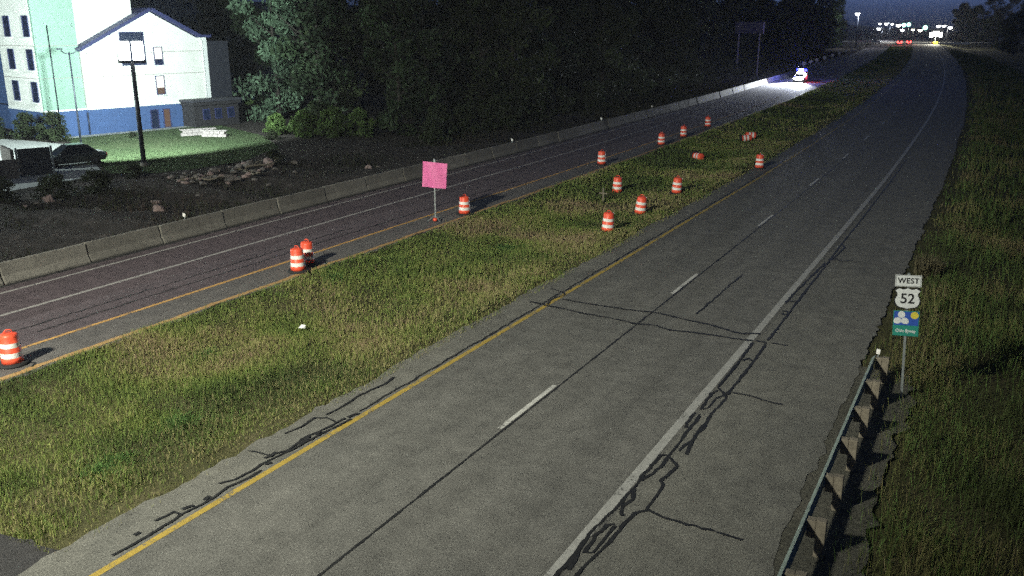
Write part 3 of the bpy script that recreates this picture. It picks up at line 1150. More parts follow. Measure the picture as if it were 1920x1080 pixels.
# ------------------------------------------------------------------ trees and bushes
def crown_mesh(seed, Hc, Rc, n, leaf, tone, zb=.12, clumps=34):
    """leaf faces gathered in clumps through a crown volume"""
    r = np.random.default_rng(seed)
    V, C = [], []
    per = n // clumps
    for k in range(clumps):
        u = r.random()
        z = zb * Hc + (1 - zb) * Hc * (u ** .8)
        t = (z - zb * Hc) / ((1 - zb) * Hc)
        rad = Rc * (math.sin(math.pi * min(1, .24 + .72 * t)) ** .7) * (.75 + .4 * r.random())
        a = r.random() * 2 * math.pi
        d = rad * math.sqrt(r.random()) * .85
        c = np.array([d * math.cos(a), d * math.sin(a), z])
        cr = Rc * (.22 + .2 * r.random())
        q = r.normal(0, 1, (per, 3))
        q /= np.linalg.norm(q, axis=1)[:, None]
        q *= (r.random((per, 1)) ** .45) * np.array([cr, cr, cr * .75])
        pts = c + q
        ax = r.normal(0, 1, (per, 3))
        ax /= np.linalg.norm(ax, axis=1)[:, None]
        bx = np.cross(ax, r.normal(0, 1, (per, 3)))
        bx /= np.linalg.norm(bx, axis=1)[:, None]
        L = leaf * (.6 + .8 * r.random((per, 1)))
        V.append(np.stack([pts - ax * L, pts + bx * L * .45, pts + ax * L, pts - bx * L * .45], 1))
        tt = np.array(tone) * (.6 + .8 * r.random()) * (.75 + .5 * r.random((per, 1)))
        C.append(np.repeat(tt, 4, axis=0))
    V = np.concatenate(V).reshape(-1, 3)
    C = np.concatenate(C)
    F = np.arange(len(V)).reshape(-1, 4)
    return np_mesh('crown', V, [F], M['leaf'], C)


def trunk_mesh(seed, Ht, r0):
    r = random.Random(seed)
    mb = MB()
    p = [(0, 0, -.4), (r.uniform(-.1, .1), r.uniform(-.1, .1), Ht * .3), (r.uniform(-.3, .3), r.uniform(-.3, .3), Ht * .62), (r.uniform(-.4, .4), r.uniform(-.4, .4), Ht * .92)]
    mb.tube(p, [r0 * 1.25, r0 * .9, r0 * .55, r0 * .12], 8)
    for k in range(7):
        z = Ht * r.uniform(.25, .75)
        a = r.uniform(0, 6.28)
        L = Ht * r.uniform(.14, .26)
        x, y = 0, 0
        mb.tube([(x, y, z), (x + math.cos(a) * L * .5, y + math.sin(a) * L * .5, z + L * .35), (x + math.cos(a) * L, y + math.sin(a) * L, z + L * .8)], [r0 * .4, r0 * .25, r0 * .06], 6)
    mb.smooth = True
    return mb.mesh('trunk', M['bark'])


KIND = []
for k, (Hc, Rc, tone, zb) in enumerate([(13, 3.6, (.035, .055, .024), .03), (15, 4.4, (.04, .055, .022), .03), (11.5, 4.0, (.038, .062, .026), .03), (17, 4.2, (.032, .05, .024), .04), (14, 5.0, (.045, .06, .024), .03)]):
    KIND.append((crown_mesh(100 + k, Hc, Rc, 5200, .26, tone, zb), trunk_mesh(200 + k, Hc, .2 + .02 * k), Hc))


KIND.append((crown_mesh(120, 15, 4.4, 6500, .24, (.105, .16, .10), .03), trunk_mesh(220, 15, .24), 15))  # leaf tone lightened so two hotel trees look more floodlit


def tree(name, loc, kind, sc, label, group=None, sxy=None):
    t = empty(name, loc, random.uniform(0, 6.28), label, 'tree', group)
    cm, tm, _ = KIND[kind]
    for nm, me in (('trunk', tm), ('crown', cm)):
        o = bpy.data.objects.new(nm, me)
        COL.objects.link(o)
        o.parent = t
    t.scale = (sxy or sc, sxy or sc, sc)
    return t


def tgz(o, s):
    return float(gz(o - cv(s))) - .15


# lit trees beside the hotel
for (o, s, k, sc, sxy, lab) in (
        (-55.5, 60.0, 5, 1.05, .95, 'tall pale green tree lit by the hotel floodlight'),
        (-59.0, 66.0, 5, .95, .8, 'lit leafy tree directly behind the tall pale green tree'),
        (-66.5, 68.5, 0, .95, .95, 'dark green tree right beside the hotel end wall'),
        (-51.0, 63.5, 4, 1.0, .8, 'dim tree at the right side of the floodlit trees'),
        (-73.0, 84.0, 1, 1.05, 1.0, 'shaded tree behind the hotel corner and the white car')):
    tree('broadleaf_tree', (o, s, tgz(o, s)), k, sc, lab, None, sxy)
# dark wood along the far road
i = 0
for row, (ob, s0, s1, st) in enumerate(((-37.0, 56, 430, 5.6), (-46.0, 60, 440, 7.5), (-58.0, 72, 430, 10.5))):
    s = s0
    while s < s1:
        o = ob + cv(s) + random.uniform(-2.0, 2.0) - max(0, 70 - s) * .15
        if row == 0:
            o -= 1.5 * random.random()
        sc = random.uniform(.9, 1.15) * (1.0 + .0005 * max(0, s - 120))
        lab = ('dark tree in the front row of the wood beyond the barriers', 'dark tree in the second row of the wood', 'dark tree deep in the wood behind the other rows')[row]
        if s > 395 and row == 0:
            lab = 'last dark tree of the wood before the distant lights'
        tree('woodland_tree', (o, s + random.uniform(-1, 1), tgz(o, s)), (i * 3 + row) % 5, sc, lab, ('front row of the dark wood', 'second row of the dark wood', 'back row of the dark wood')[row])
        i += 1
        s += st * random.uniform(.85, 1.2) * (1 if s < 220 else 1.7)
# trees behind the hotel
for k, (o, s) in enumerate(((-95, 30), (-92, 44), (-98, 58), (-90, 70), (-86, 82), (-96, 92), (-82, 98), (-78, 108), (-70, 96), (-66, 106))):
    tree('woodland_tree', (o, s, tgz(o, s)), k % 5, 1.15, 'dark tree standing behind the hotel', 'trees behind the hotel')
# trees on the right by the distant intersection
for k, (o, s) in enumerate(((18, 330), (26, 360), (10, 385), (32, 395), (20, 430), (6, 450), (38, 440), (48, 380), (28, 300), (46, 330), (60, 410), (0, 520), (-6, 600), (30, 250), (42, 270), (-16, 640), (-20, 660), (-12, 625), (-4, 650), (6, 640), (-24, 690), (14, 660), (24, 640))):
    tree('woodland_tree', (o, s, max(-1.5, tgz(o, s))), k % 5, random.uniform(1.0, 1.3) * (1.55 if s > 615 else 1), 'dark tree on the right of the distant road', 'trees right of the distant road')

# undergrowth bushes
BK = []
for k, (Hc, Rc, tone) in enumerate([(2.2, 1.5, (.085, .135, .04)), (1.1, .85, (.025, .032, .015)), (2.6, 1.9, (.03, .042, .018))]):  # first tone lightened so its bushes look floodlit
    BK.append((crown_mesh(300 + k, Hc, Rc, 2600 if k != 1 else 1500, .14 if k != 1 else .075, tone, .03, 22), trunk_mesh(330 + k, Hc, .05)))


def bush(name, loc, k, sc, label, group=None, sz=None):
    t = empty(name, loc, random.uniform(0, 6.28), label, 'bush', group)
    for nm, me in (('foliage', BK[k][0]), ('stem', BK[k][1])):
        o = bpy.data.objects.new(nm, me)
        COL.objects.link(o)
        o.parent = t
    t.scale = (sc, sc, sz or sc)
    return t


for (o, s, k, sc, lab) in ((-43.5, 50.0, 0, 1.0, 'lit yellow-green bush at the right end of the lawn, left one'),
                           (-41.5, 51.5, 0, 1.1, 'lit yellow-green bush at the right end of the lawn, middle one'),
                           (-39.6, 52.6, 0, 1.05, 'lit green bush at the right end of the lawn, right one'),
                           (-44.6, 53.0, 2, 1.0, 'tall dim bush behind the lit yellow-green bushes'),
                           (-47.0, 50.5, 0, .8, 'small lit bush at the foot of the pale green tree'),
                           (-62.0, 62.5, 0, .75, 'bright green bush in front of the white parked car'),
                           (-60.8, 38.1, 2, .85, 'dark bushy shrub at the hotel corner'),
                           (-63.4, 37.5, 2, .8, 'dark shrub against the left hotel wall'),
                           (-66.6, 36.6, 2, .7, 'dark shrub at the far left of the hotel wall'),
                           (-37.2, 21.4, 1, 1.25, 'round dark shrub below the parking lot, left one'),
                           (-36.9, 24.0, 1, 1.2, 'round dark shrub below the parked dark sedan'),
                           (-38.6, 19.2, 1, 1.2, 'dark shrub below the grey enclosure wall'),
                           (-39.0, 28.3, 1, .8, 'low dark shrub left of the lamp pole foot'),
                           (-36.0, 38.0, 1, .9, 'dark shrub beside the pinkish boulder'),
                           (-44.8, 47.4, 1, .75, 'small dark shrub at the far edge of the lawn'),
                           (-56.9, 43.0, 1, .45, 'small planting at the foot of the blue hotel wall')):
    bush('shrub', (o, s, tgz(o, s) + .1), k, sc, lab)
# undergrowth at the foot of the wood
s = 54.0
while s < 330:
    o = -33.0 + cv(s) + random.uniform(-1.5, .8)
    bush('undergrowth_bush', (o, s, tgz(o, s)), 2, random.uniform(.8, 1.4), 'dark bush in the undergrowth along the foot of the wood', 'undergrowth along the wood')
    s += random.uniform(2.6, 4.2) * (1 if s < 150 else 2.0)

# ------------------------------------------------------------------ hotel grounds
MB().poly([(-72, 34.5, .03), (-64.2, 36.9, .03), (-56.4, 36.9, .03), (-41.6, 28.2, .03), (-41.0, 17, .03), (-45, -6, .03), (-90, -10, .03), (-92, 32, .03)]).build('parking_lot', M['lot']).__setitem__('kind', 'structure')
MB().poly([(-61.4, 39.3, .02), (-56.3, 37.1, .02), (-41.5, 28.5, .02), (-38.4, 31.0, .0), (-38.0, 37, .0), (-41, 44, .02), (-47.5, 49, .02), (-54, 52, .02), (-58.5, 54.2, .02)]).build('lawn', M['lawn']).__setitem__('kind', 'structure')
MB().poly([(-62.1, 38.4, .045), (-60.8, 38.2, .045), (-57.9, 53.2, .045), (-59.2, 53.6, .045)]).build('hotel_walk', M['lot']).__setitem__('kind', 'structure')
LP = [(-61.4, 39.3), (-56.3, 37.1), (-41.5, 28.5), (-38.4, 31.0), (-38.0, 37), (-41, 44), (-47.5, 49), (-54, 52), (-58.5, 54.2)]
n = 60000
lx, ly = rng.uniform(-61.4, -38, n), rng.uniform(28.5, 54.2, n)
ins = np.zeros(n, dtype=bool)
for (a, b), (c, d_) in zip(LP, LP[1:] + LP[:1]):
    ins ^= ((b > ly) != (d_ > ly)) & (lx < (c - a) * (ly - b) / (d_ - b + 1e-9) + a)
lx, ly = lx[ins], ly[ins]
grass('lawn_grass', 'mown lawn lit green in front of the hotel', np.stack([lx, ly], 1), .035 + .06 * rng.random(len(lx)), np.full(len(lx), .04), tones(lx, ly, [(.05, .072, .034), (.06, .085, .04), (.078, .095, .05)], (1, 2, 1)), .6, np.full(len(lx), .01))
MB().poly([(-41.0, 17, .02), (-41.5, 28.3, .02), (-38.4, 30.8, .0), (-36, 31, -.12), (-35.6, 17, -.12)]).build('planting_bed', M['bank']).__setitem__('kind', 'structure')

# ------------------------------------------------------------------ hotel
HR = math.atan2(-.188, .982)
ht = empty('hotel', (-62.44, 38.81, 0), HR, 'floodlit cream and mint hotel with blue ground floor', 'hotel')
# local axes: +y along the road-side wall, -x into the building, +x towards the road


def hbox(name, x0, x1, y0, y1, z0, z1, mat, parent=None, bevel=0):
    return MB().box(((x0 + x1) / 2, (y0 + y1) / 2, (z0 + z1) / 2), (x1 - x0, y1 - y0, z1 - z0)).build(name, mat, parent or ht, bevel)


hbox('ground_floor_wall', -7.0, 0, 0, 3.6, -.2, 2.2, M['blue'])
hbox('ground_floor_wall', -12, .35, 3.6, 16.0, -.2, 2.2, M['blue'])
hbox('ground_floor_wall', -14, -7.0, 1.2, 8, -.2, 2.2, M['blue'])
hbox('upper_wall', -7.0, 0, 0, 3.6, 2.34, 12.2, M['mint'])
hbox('upper_wall', -7.02, -.3, -.02, 0.0, 2.34, 12.2, M['cream'])
hbox('upper_wall', -14, -7.04, 1.2, 8, 2.34, 12.0, M['blue'])
hbox('tower_wall', -12, -.6, 3.62, 9.2, 2.34, 12.2, M['cream'])
hbox('string_course', -7.06, .06, -.06, 3.6, 2.2, 2.34, M['trimwhite'])
hbox('string_course', -12, .42, 3.6, 16.06, 2.2, 2.34, M['trimwhite'])
# gabled bay facing the road
gb = MB().prism([(3.7, 2.34), (16.0, 2.34), (16.0, 8.25), (14.9, 8.25), (10.4, 10.55), (3.7, 7.25)], 'x', -11.9, .35)
gb.build('gable_wall', M['cream'], ht)
for (ya, za, yb, zb) in ((3.45, 7.22, 10.4, 10.66), (10.4, 10.66, 15.1, 8.26)):
    d = math.hypot(yb - ya, zb - za)
    ny, nz = -(zb - za) / d, (yb - ya) / d
    t = .30
    MB().prism([(ya, za), (yb, zb), (yb + ny * t, zb + nz * t), (ya + ny * t, za + nz * t)], 'x', -11.9, .75).build('gable_roof', M['fascia'], ht)
hbox('eave_return', -11.9, .70, 14.95, 16.35, 8.27, 8.5, M['fascia'])
hbox('parapet', -12.1, -.45, 3.5, 9.3, 12.2, 12.5, M['fascia'])
hbox('parapet', -7.2, .15, -.15, 3.5, 12.2, 12.5, M['fascia'])
hbox('corner_board', .35, .40, 15.6, 15.98, 2.36, 8.2, M['trimwhite'])


def win_face(y0, y1, z0, z1, x, pane, lit=None):
    """window on a wall facing +x"""
    f = MB()
    t = .07
    for a, b, c, d in ((y0 - t, y1 + t, z1, z1 + t), (y0 - t, y1 + t, z0 - t, z0), (y0 - t, y0, z0, z1), (y1, y1 + t, z0, z1)):
        f.box((x + .03, (a + b) / 2, (c + d) / 2), (.08, b - a, d - c))
    fo = f.build('window', M['fascia'], ht)
    MB().box((x + .012, (y0 + y1) / 2, (z0 + z1) / 2), (.02, y1 - y0, z1 - z0)).build('pane', pane, fo)
    if lit:
        zl = z0 + (z1 - z0) * lit
        MB().box((x + .03, (y0 + y1) / 2, (zl + z1) / 2), (.012, y1 - y0 - .02, z1 - zl)).build('blind', M['blind'], fo)
    return fo


def win_left(x0, x1, z0, z1, pane):
    """window on the wall facing -y"""
    f = MB()
    t = .06
    for a, b, c, d in ((x0 - t, x1 + t, z1, z1 + t), (x0 - t, x1 + t, z0 - t, z0), (x0 - t, x0, z0, z1), (x1, x1 + t, z0, z1)):
        f.box(((a + b) / 2, -.05, (c + d) / 2), (b - a, .08, d - c))
    fo = f.build('window', M['fascia'], ht)
    MB().box(((x0 + x1) / 2, -.035, (z0 + z1) / 2), (x1 - x0, .02, z1 - z0)).build('pane', pane, fo)
    for zz in ((z0 + z1) / 2,):
        MB().box(((x0 + x1) / 2, -.05, zz), (x1 - x0, .03, .04)).build('glazing_bar', M['fascia'], fo)


for z0 in (3.06, 5.76, 8.5):
    for x0, x1 in ((-5.4, -4.3), (-1.7, -.65)):
        win_left(x0, x1, z0, z0 + 1.62, M['glass'])
win_face(10.45, 11.2, 5.9, 7.4, .35, M['glass'], .32)
win_face(10.35, 11.1, 3.2, 4.8, .35, M['lamplit'], .36)
win_face(7.3, 9.5, 5.95, 8.75, .35, M['glass'])
win_face(9.45, 10.15, .12, 1.75, .35, M['glass'])
win_face(10.75, 11.35, .12, 1.75, .35, M['lamplit'])
for (y, x, z0, z1) in ((1.15, .06, .4, 9.4), (3.5, .42, .15, 2.0)):
    smooth(MB().tube([(x, y, z0), (x, y, z1)], .055, 8)).build('downpipe', M['darkmetal'], ht)
for z in (4.98, 7.68):
    hbox('wall_joint', -7.03, -.3, -.034, -.02, z, z + .05, M['stone'])
    hbox('wall_joint', .0, .012, .0, 3.6, z, z + .05, M['stone'])
    hbox('wall_joint', .35, .362, 3.75, 15.5, min(z, 7.0), min(z, 7.0) + .05, M['stone'])
for z0 in (3.06, 5.76, 8.5):
    for x0, x1 in ((-5.4, -4.3), (-1.7, -.65)):
        hbox('window_sill', x0 - .12, x1 + .12, -.2, -.022, z0 - .16, z0 - .065, M['trimwhite'])
for y0, y1, z0 in ((10.45, 11.2, 5.9), (10.35, 11.1, 3.2)):
    hbox('window_sill', .352, .52, y0 - .12, y1 + .12, z0 - .17, z0 - .075, M['trimwhite'])
smooth(MB().tube([(.5, 15.2, 8.2), (.47, 15.45, 7.9), (.47, 15.45, 2.4)], .05, 8)).build('downpipe', M['trimwhite'], ht)
# dark brick annex at the right end
an = hbox('annex_wall', .36, 2.4, 12.7, 17.6, -.2, 2.05, M['brick'])
hbox('annex_roof', .2, 2.75, 12.45, 17.9, 2.37, 2.55, M['roof'])
hbox('annex_fascia', .3, 2.6, 12.55, 17.8, 2.05, 2.37, M['brick'])
for y in (13.6, 14.9, 16.3):
    fo = hbox('annex_window', 2.4, 2.46, y, y + .75, .7, 1.7, M['fascia'])
    hbox('pane', 2.46, 2.475, y + .07, y + .68, .77, 1.63, M['glass'], fo)
hbox('end_wall', -11.9, .3, 16.02, 18.4, -.2, 7.9, simple('shaded_navy_wall', (.012, .013, .022), .9))  # shade on this end is put into the near-black colour
# main roof behind the gable
MB().prism([(3.7, 12.52), (9.2, 12.52), (6.5, 14.0)], 'x', -12, -.7).build('roof', M['roof'], ht)
MB().prism([(-.1, 12.52), (3.5, 12.52), (1.7, 13.4)], 'x', -7.1, .05).build('roof', M['roof'], ht)

# low stone walls of the patio
for (cx, cy, L, rz, lab) in ((-52.8, 46.6, 3.0, R(62), 'low pale stone bench wall of the patio, left one'), (-50.6, 46.4, 2.2, R(25), 'low pale stone bench wall of the patio, right one')):
    t = empty('patio_wall', (cx, cy, .02), rz, lab, 'wall')
    k = 0
    for r_ in range(2):
        x = -L / 2 + (.15 if r_ else 0)
        while x < L / 2 - .2:
            ln = random.uniform(.35, .6)
            ln = min(ln, L / 2 - x)
            MB().box((x + ln / 2, random.uniform(-.02, .02), .13 + .25 * r_), (ln - .025, .42, .235)).build('stone', M['stone'], t, .02)
            x += ln
    MB().box((0, 0, .55), (L + .1, .52, .08)).build('coping', M['stone'], t, .015)
# rubble heap and boulders below the lawn
for k in range(80):
    o = random.uniform(-36.8, -33.0) if k < 56 else random.uniform(-38.5, -27)
    s = random.uniform(28.5, 36.0) if k < 56 else random.uniform(14, 48)
    r_ = random.uniform(.10, .30)
    mb = bmesh.new()
    bmesh.ops.create_icosphere(mb, subdivisions=1, radius=r_)
    for v in mb.verts:
        v.co *= random.uniform(.6, 1.3)
        v.co.x *= 1.3
        v.co.z *= .6
    me = bpy.data.meshes.new('rubble_stone')
    mb.to_mesh(me)
    mb.free()
    me.materials.append(M['rockpink' if k % 3 == 0 else 'rock'])
    ob = bpy.data.objects.new('rubble_stone', me)
    COL.objects.link(ob)
    ob.location = (o, s, tgz(o, s) + .18 + (random.uniform(0, .35) if k < 56 else .0))
    tag(ob, 'rough stone in the rubble heap below the lawn' if k < 56 else 'stray stone lying on the dark dirt bank beyond the barriers', 'stone', 'stones of the rubble heap' if k < 56 else 'stray stones on the bank')
for (o, s, r_, m, lab) in ((-35.6, 37.0, .5, 'rockpink', 'large pinkish boulder right of the rubble heap'), (-36.6, 36.2, .36, 'rock', 'grey boulder touching the large pinkish boulder'),
                           (-30.2, 22.6, .35, 'rockpink', 'lone pinkish stone on the dark bank'), (-36.6, 20.6, .4, 'rockpink', 'pale stone in front of the round dark shrubs'),
                           (-33.5, 31.2, .4, 'rock', 'flat grey slab stone left of the rubble heap')):
    mb = bmesh.new()
    bmesh.ops.create_icosphere(mb, subdivisions=2, radius=r_)
    for v in mb.verts:
        nz = float(vnoise(v.co.x * 3 / r_ + o, v.co.y * 3 / r_ + v.co.z * 2 / r_, .5))
        v.co *= (.6 + .6 * nz) * random.uniform(.85, 1.15)
    me = bpy.data.meshes.new('boulder')
    mb.to_mesh(me)
    mb.free()
    me.materials.append(M[m])
    ob = bpy.data.objects.new('boulder', me)
    COL.objects.link(ob)
    ob.location = (o, s, tgz(o, s) + r_ * .45)
    tag(ob, lab, 'boulder')
for (o, s, a, lab) in ((-34.2, 29.4, .4, 'bare branch lying left of the rubble heap'), (-33.4, 33.0, -.5, 'bare branch lying across the rubble heap'), (-34.9, 35.4, 1.2, 'bare branch lying by the boulders')):
    t = empty('fallen_branch', (o, s, tgz(o, s) + .3), a, lab, 'branch')
    smooth(MB().tube([(-1.6, 0, 0), (-.5, .1, .15), (.6, -.05, .1), (1.6, .1, .35)], [.09, .08, .06, .03], 7)).build('limb', M['wood'], t)
    for k in range(5):
        x = -1.0 + .5 * k
        smooth(MB().tube([(x, 0, .1), (x + .25, random.uniform(-.5, .5), .35), (x + .5, random.uniform(-.8, .8), .5)], [.035, .025, .01], 5)).build('twig', M['wood'], t)
# bin enclosure at the left edge
en = empty('bin_enclosure', (-45.3, 24.2, .02), R(68), 'grey block bin enclosure with a dark gate at the left photo edge', 'enclosure')
for r_ in range(6):
    x = -3.6 + (.2 if r_ % 2 else 0)
    while x < .2:
        MB().box((x + .195, 0, .12 + .2 * r_), (.385, .2, .192)).build('block', M['rock'], en, .006)
        x += .4
MB().box((1.45, .05, .95), (1.9, .07, 1.75)).build('gate', M['darkmetal'], en, .01)
MB().box((.42, .05, .95), (.12, .12, 1.9)).build('gate_post', M['galv'], en)
MB().box((2.48, .05, .95), (.12, .12, 1.9)).build('gate_post', M['galv'], en)
MB().box((.2, 1.6, .9), (.2, 3.0, 1.8)).build('side_wall', M['rock'], en)


# ------------------------------------------------------------------ vehicles
def car(name, loc, rz, paint_, label, cat='car', L=4.6, W=1.8, suv=False, lit=None):
    """front towards +y"""
    t = empty(name, loc, rz, label, cat)
    hw = W / 2
    Hb = .82 if not suv else .98
    Hr = 1.43 if not suv else 1.78
    st = [(-L / 2, .42, Hb - .10, .80), (-L / 2 + .12, .30, Hb + .02, .92), (-L / 2 + .8, .24, Hb + .06, 1.0), (-.3, .22, Hb + .03, 1.0), (.75, .22, Hb, 1.0),
          (L / 2 - .75, .24, Hb - .10, .98), (L / 2 - .15, .28, Hb - .22, .88), (L / 2, .40, Hb - .32, .74)]
    mb = MB()
    for (y, zl, zt, k) in st:
        a = hw * k
        zm = (zl + zt) / 2
        half = [(a * .82, zl), (a * .97, zl + .12), (a, zm), (a * .97, zt - .06), (a * .86, zt)]
        ring = half + [(-x, z) for x, z in half[::-1]]
        mb.v += [(x, y, z) for x, z in ring]
    m = 10
    for i_ in range(len(st) - 1):
        for j in range(m):
            mb.f.append((i_ * m + j, i_ * m + (j + 1) % m, (i_ + 1) * m + (j + 1) % m, (i_ + 1) * m + j))
    mb.f.append(tuple(range(m)))
    mb.f.append(tuple(range((len(st) - 1) * m, len(st) * m)))
    mb.smooth = True
    b = mb.build('body', paint_, t)
    b.modifiers.new('edge', 'EDGE_SPLIT').split_angle = R(40)
    # glasshouse
    if suv:
        base = [(-L / 2 + .25, .84), (1.05, .84)]
        top = [(-L / 2 + .55, .66), (.25, .66)]
    else:
        base = [(-L / 2 + .55, .84), (1.05, .84)]
        top = [(-1.05, .62), (.22, .62)]
    gmb = MB()
    zb_, zt_ = Hb - .02, Hr - .04
    B4 = [(-hw * base[0][1] * 1.02, base[0][0], zb_), (hw * base[0][1] * 1.02, base[0][0], zb_), (hw * base[1][1] * 1.02, base[1][0], zb_), (-hw * base[1][1] * 1.02, base[1][0], zb_)]
    T4 = [(-hw * top[0][1], top[0][0], zt_), (hw * top[0][1], top[0][0], zt_), (hw * top[1][1], top[1][0], zt_), (-hw * top[1][1], top[1][0], zt_)]
    gmb.v = B4 + T4
    gmb.f = [(0, 1, 5, 4), (1, 2, 6, 5), (2, 3, 7, 6), (3, 0, 4, 7), (4, 5, 6, 7)]
    gmb.build('windows', M['carglass'], t, .03)
    rm = MB()
    rm.v = [(x * 1.03, y * 1.0, z + .0) for x, y, z in T4] + [(x * .8, y * .86, z + .05) for x, y, z in T4]
    rm.f = [(0, 1, 5, 4), (1, 2, 6, 5), (2, 3, 7, 6), (3, 0, 4, 7), (4, 5, 6, 7), (3, 2, 1, 0)]
    rm.smooth = False
    rm.build('roof', paint_, t, .02)
    for (p0, p1) in ((0, 4), (1, 5), (2, 6), (3, 7)):
        q0, q1 = Vector(gmb.v[p0]), Vector(gmb.v[p1])
        MB().tube([q0 * 1.0, q1 * 1.0], .045, 6).build('pillar', paint_, t)
    for sx in (-1, 1):
        q0 = Vector((sx * hw * .855, -.35, zb_))
        q1 = Vector((sx * hw * .64, -.38, zt_))
        MB().tube([q0, q1], .04, 6).build('pillar', paint_, t)
        MB().box((sx * (hw * .93), .85, Hb + .06), (.16, .1, .11)).build('mirror', paint_, t, .02)
    wr = .32 if not suv else .37
    for y in (-L / 2 + .85, L / 2 - .9):
        for sx in (-1, 1):
            x = sx * (hw - .12)
            ty = smooth(MB().lathe([(wr * .62, -.11), (wr * .95, -.11), (wr, -.07), (wr, .07), (wr * .95, .11), (wr * .62, .11)], 22, (x, y, wr), 'x')).build('wheel', M['rubber'], t)
            MB().lathe([(.05, .115), (wr * .6, .1), (wr * .6, -.1), (.05, -.115)], 14, (x, y, wr), 'x').build('rim', M['chrome'], ty)
    for sx in (-1, 1):
        MB().box((sx * hw * .62, L / 2 - .10, Hb - .34), (.40, .18, .2)).build('headlight', M['headlight'] if lit == 'front' else M['lens'], t, .03)
        MB().box((sx * hw * .68, -L / 2 + .04, Hb - .16), (.34, .1, .16)).build('tail_light', M['lampred'] if lit == 'rear' else M['lensred'], t, .02)
    MB().box((0, L / 2 - .03, Hb - .48), (W * .5, .06, .16)).build('grille', M['rubber'], t, .01)
    MB().box((0, -L / 2 - .005, .62), (.34, .03, .17)).build('number_plate', M['signwhite'], t)
    return t


car('parked_sedan', (-47.1, 29.7, .03), R(180 - 18), M['carpaint'], 'dark sedan parked in the hotel lot by the lamp pole')
car('parked_car', (-71.0, 70.5, .0), R(-60), M['whitepaint'], 'white parked car beyond the hotel, half hidden by a bush', suv=True)

# police car facing the camera
px, py = -21.5, 151.0
pc = car('police_car', (px, py, 0), R(180) + heading(py), M['whitepaint'], 'police car with blazing headlights and blue light bar on the far road', 'police car', 4.9, 1.95, True, 'front')
bar = MB().box((0, -.35, 1.9), (1.25, .3, .10)).build('light_bar', M['rubber'], pc, .02)
for sx in (-1, 1):
    MB().box((sx * .55, -.35, 2.02), (.55, .3, .2)).build('blue_beacon', M['lampblue'], bar, .03)
MB().box((0, -.33, 2.02), (.52, .34, .2)).build('white_beacon', M['headlight'], bar, .03)
MB().box((0, .62, 1.52), (1.1, .06, .1)).build('windscreen_glare_strip', M['headlight'], pc, .01)  # added glowing strip, spreads white glare over the windscreen
MB().box((0, 2.5, .62), (1.0, .08, .2)).build('grille_glare_strip', M['headlight'], pc, .02)  # added glowing strip, fills the glare between the headlights
MB().box((-.8, .9, 1.2), (.2, .2, .2)).build('spotlight', M['headlight'], pc, .05)
MB().box((-1.0, .6, 1.05), (.1, .5, .14)).build('red_marker', M['lampred'], pc, .02)
for sx in (-1, 1):
    d = bpy.data.lights.new('headlight_beam', 'SPOT')
    d.energy = 55000
    d.color = (.86, .93, 1.0)
    d.spot_size = R(64)
    d.spot_blend = 1.0
    d.shadow_soft_size = .12
    o = bpy.data.objects.new('headlight_beam', d)
    COL.objects.link(o)
    o.parent = pc
    o.location = (sx * .6, 2.75, .72)
    o.rotation_euler = Vector((sx * .10 + .2, 1, -.3)).to_track_quat('-Z', 'Y').to_euler()
for (x, y, z, c, e) in ((.35, -.35, 2.35, (.15, .18, 1.0), 3500), (-1.35, .4, 1.3, (1.0, .06, .12), 160)):
    d = bpy.data.lights.new('beacon_glow', 'POINT')
    d.energy = e
    d.color = c
    d.shadow_soft_size = .2
    o = bpy.data.objects.new('beacon_glow', d)
    COL.objects.link(o)
    o.parent = pc
    o.location = (x, y, z)

# ------------------------------------------------------------------ hotel lot lamps
lp = empty('lot_lamp', (-42.3, 31.9, 0), R(52), 'thick dark lamp pole with glaring floodlights before the hotel', 'lamp')
smooth(MB().tube([(0, 0, -.1), (0, 0, .25)], .28, 14)).build('footing', M['concrete'], lp)
smooth(MB().tube([(0, 0, .2), (0, 0, 7.05)], [.17, .13], 12)).build('pole', M['darkmetal'], lp)
MB().box((0, 0, 7.05), (1.75, .12, .16)).build('crossbar', M['darkmetal'], lp)
for x in (-.80, .80):
    MB().box((x, 0, 7.32), (.12, .1, .5)).build('bracket', M['darkmetal'], lp)
for x in (-.43, .43):
    hd = MB().box((x, .10, 7.78), (.62, .34, 1.1)).build('floodlight', M['darkmetal'], lp, .03)
    MB().box((x, -.09, 7.78), (.70, .03, 1.2)).build('lens', M['flood'], hd, .015)
    MB().box((x, .29, 7.78), (.58, .03, 1.02)).build('lens', M['flood'], hd, .015)
d = bpy.data.lights.new('lot_floodlight', 'SPOT')
d.energy = 48000
d.color = (.84, 1.0, .97)
d.spot_size = R(118)
d.spot_blend = .3
d.shadow_soft_size = .5
o = bpy.data.objects.new('lot_floodlight', d)
COL.objects.link(o)
o.parent = lp
o.location = (0, .55, 8.0)
aim = Vector((-61.5, 42.0, 2.0)) - Vector((-42.3, 31.9, 8.0))
o.rotation_euler = (Matrix.Rotation(-R(52), 3, 'Z') @ aim).to_track_quat('-Z', 'Y').to_euler()
l3 = empty('lot_lamp', (-63.0, 13.0, 0), R(20), 'added lot lamp out of view that brightens the parking lot', 'lamp')  # added unseen lamp, brightens the lot and left hotel wall
smooth(MB().tube([(0, 0, -.1), (0, 0, 8.0)], [.15, .11], 10)).build('pole', M['darkmetal'], l3)
hd = MB().box((0, .3, 8.1), (.5, .9, .2)).build('floodlight', M['darkmetal'], l3, .03)
MB().box((0, .3, 7.985), (.42, .8, .02)).build('lens', M['flood'], hd)
d = bpy.data.lights.new('added_lot_light', 'POINT')
d.energy = 28000
d.color = (.84, 1.0, .97)
d.shadow_soft_size = .3
o = bpy.data.objects.new('added_lot_light', d)
COL.objects.link(o)
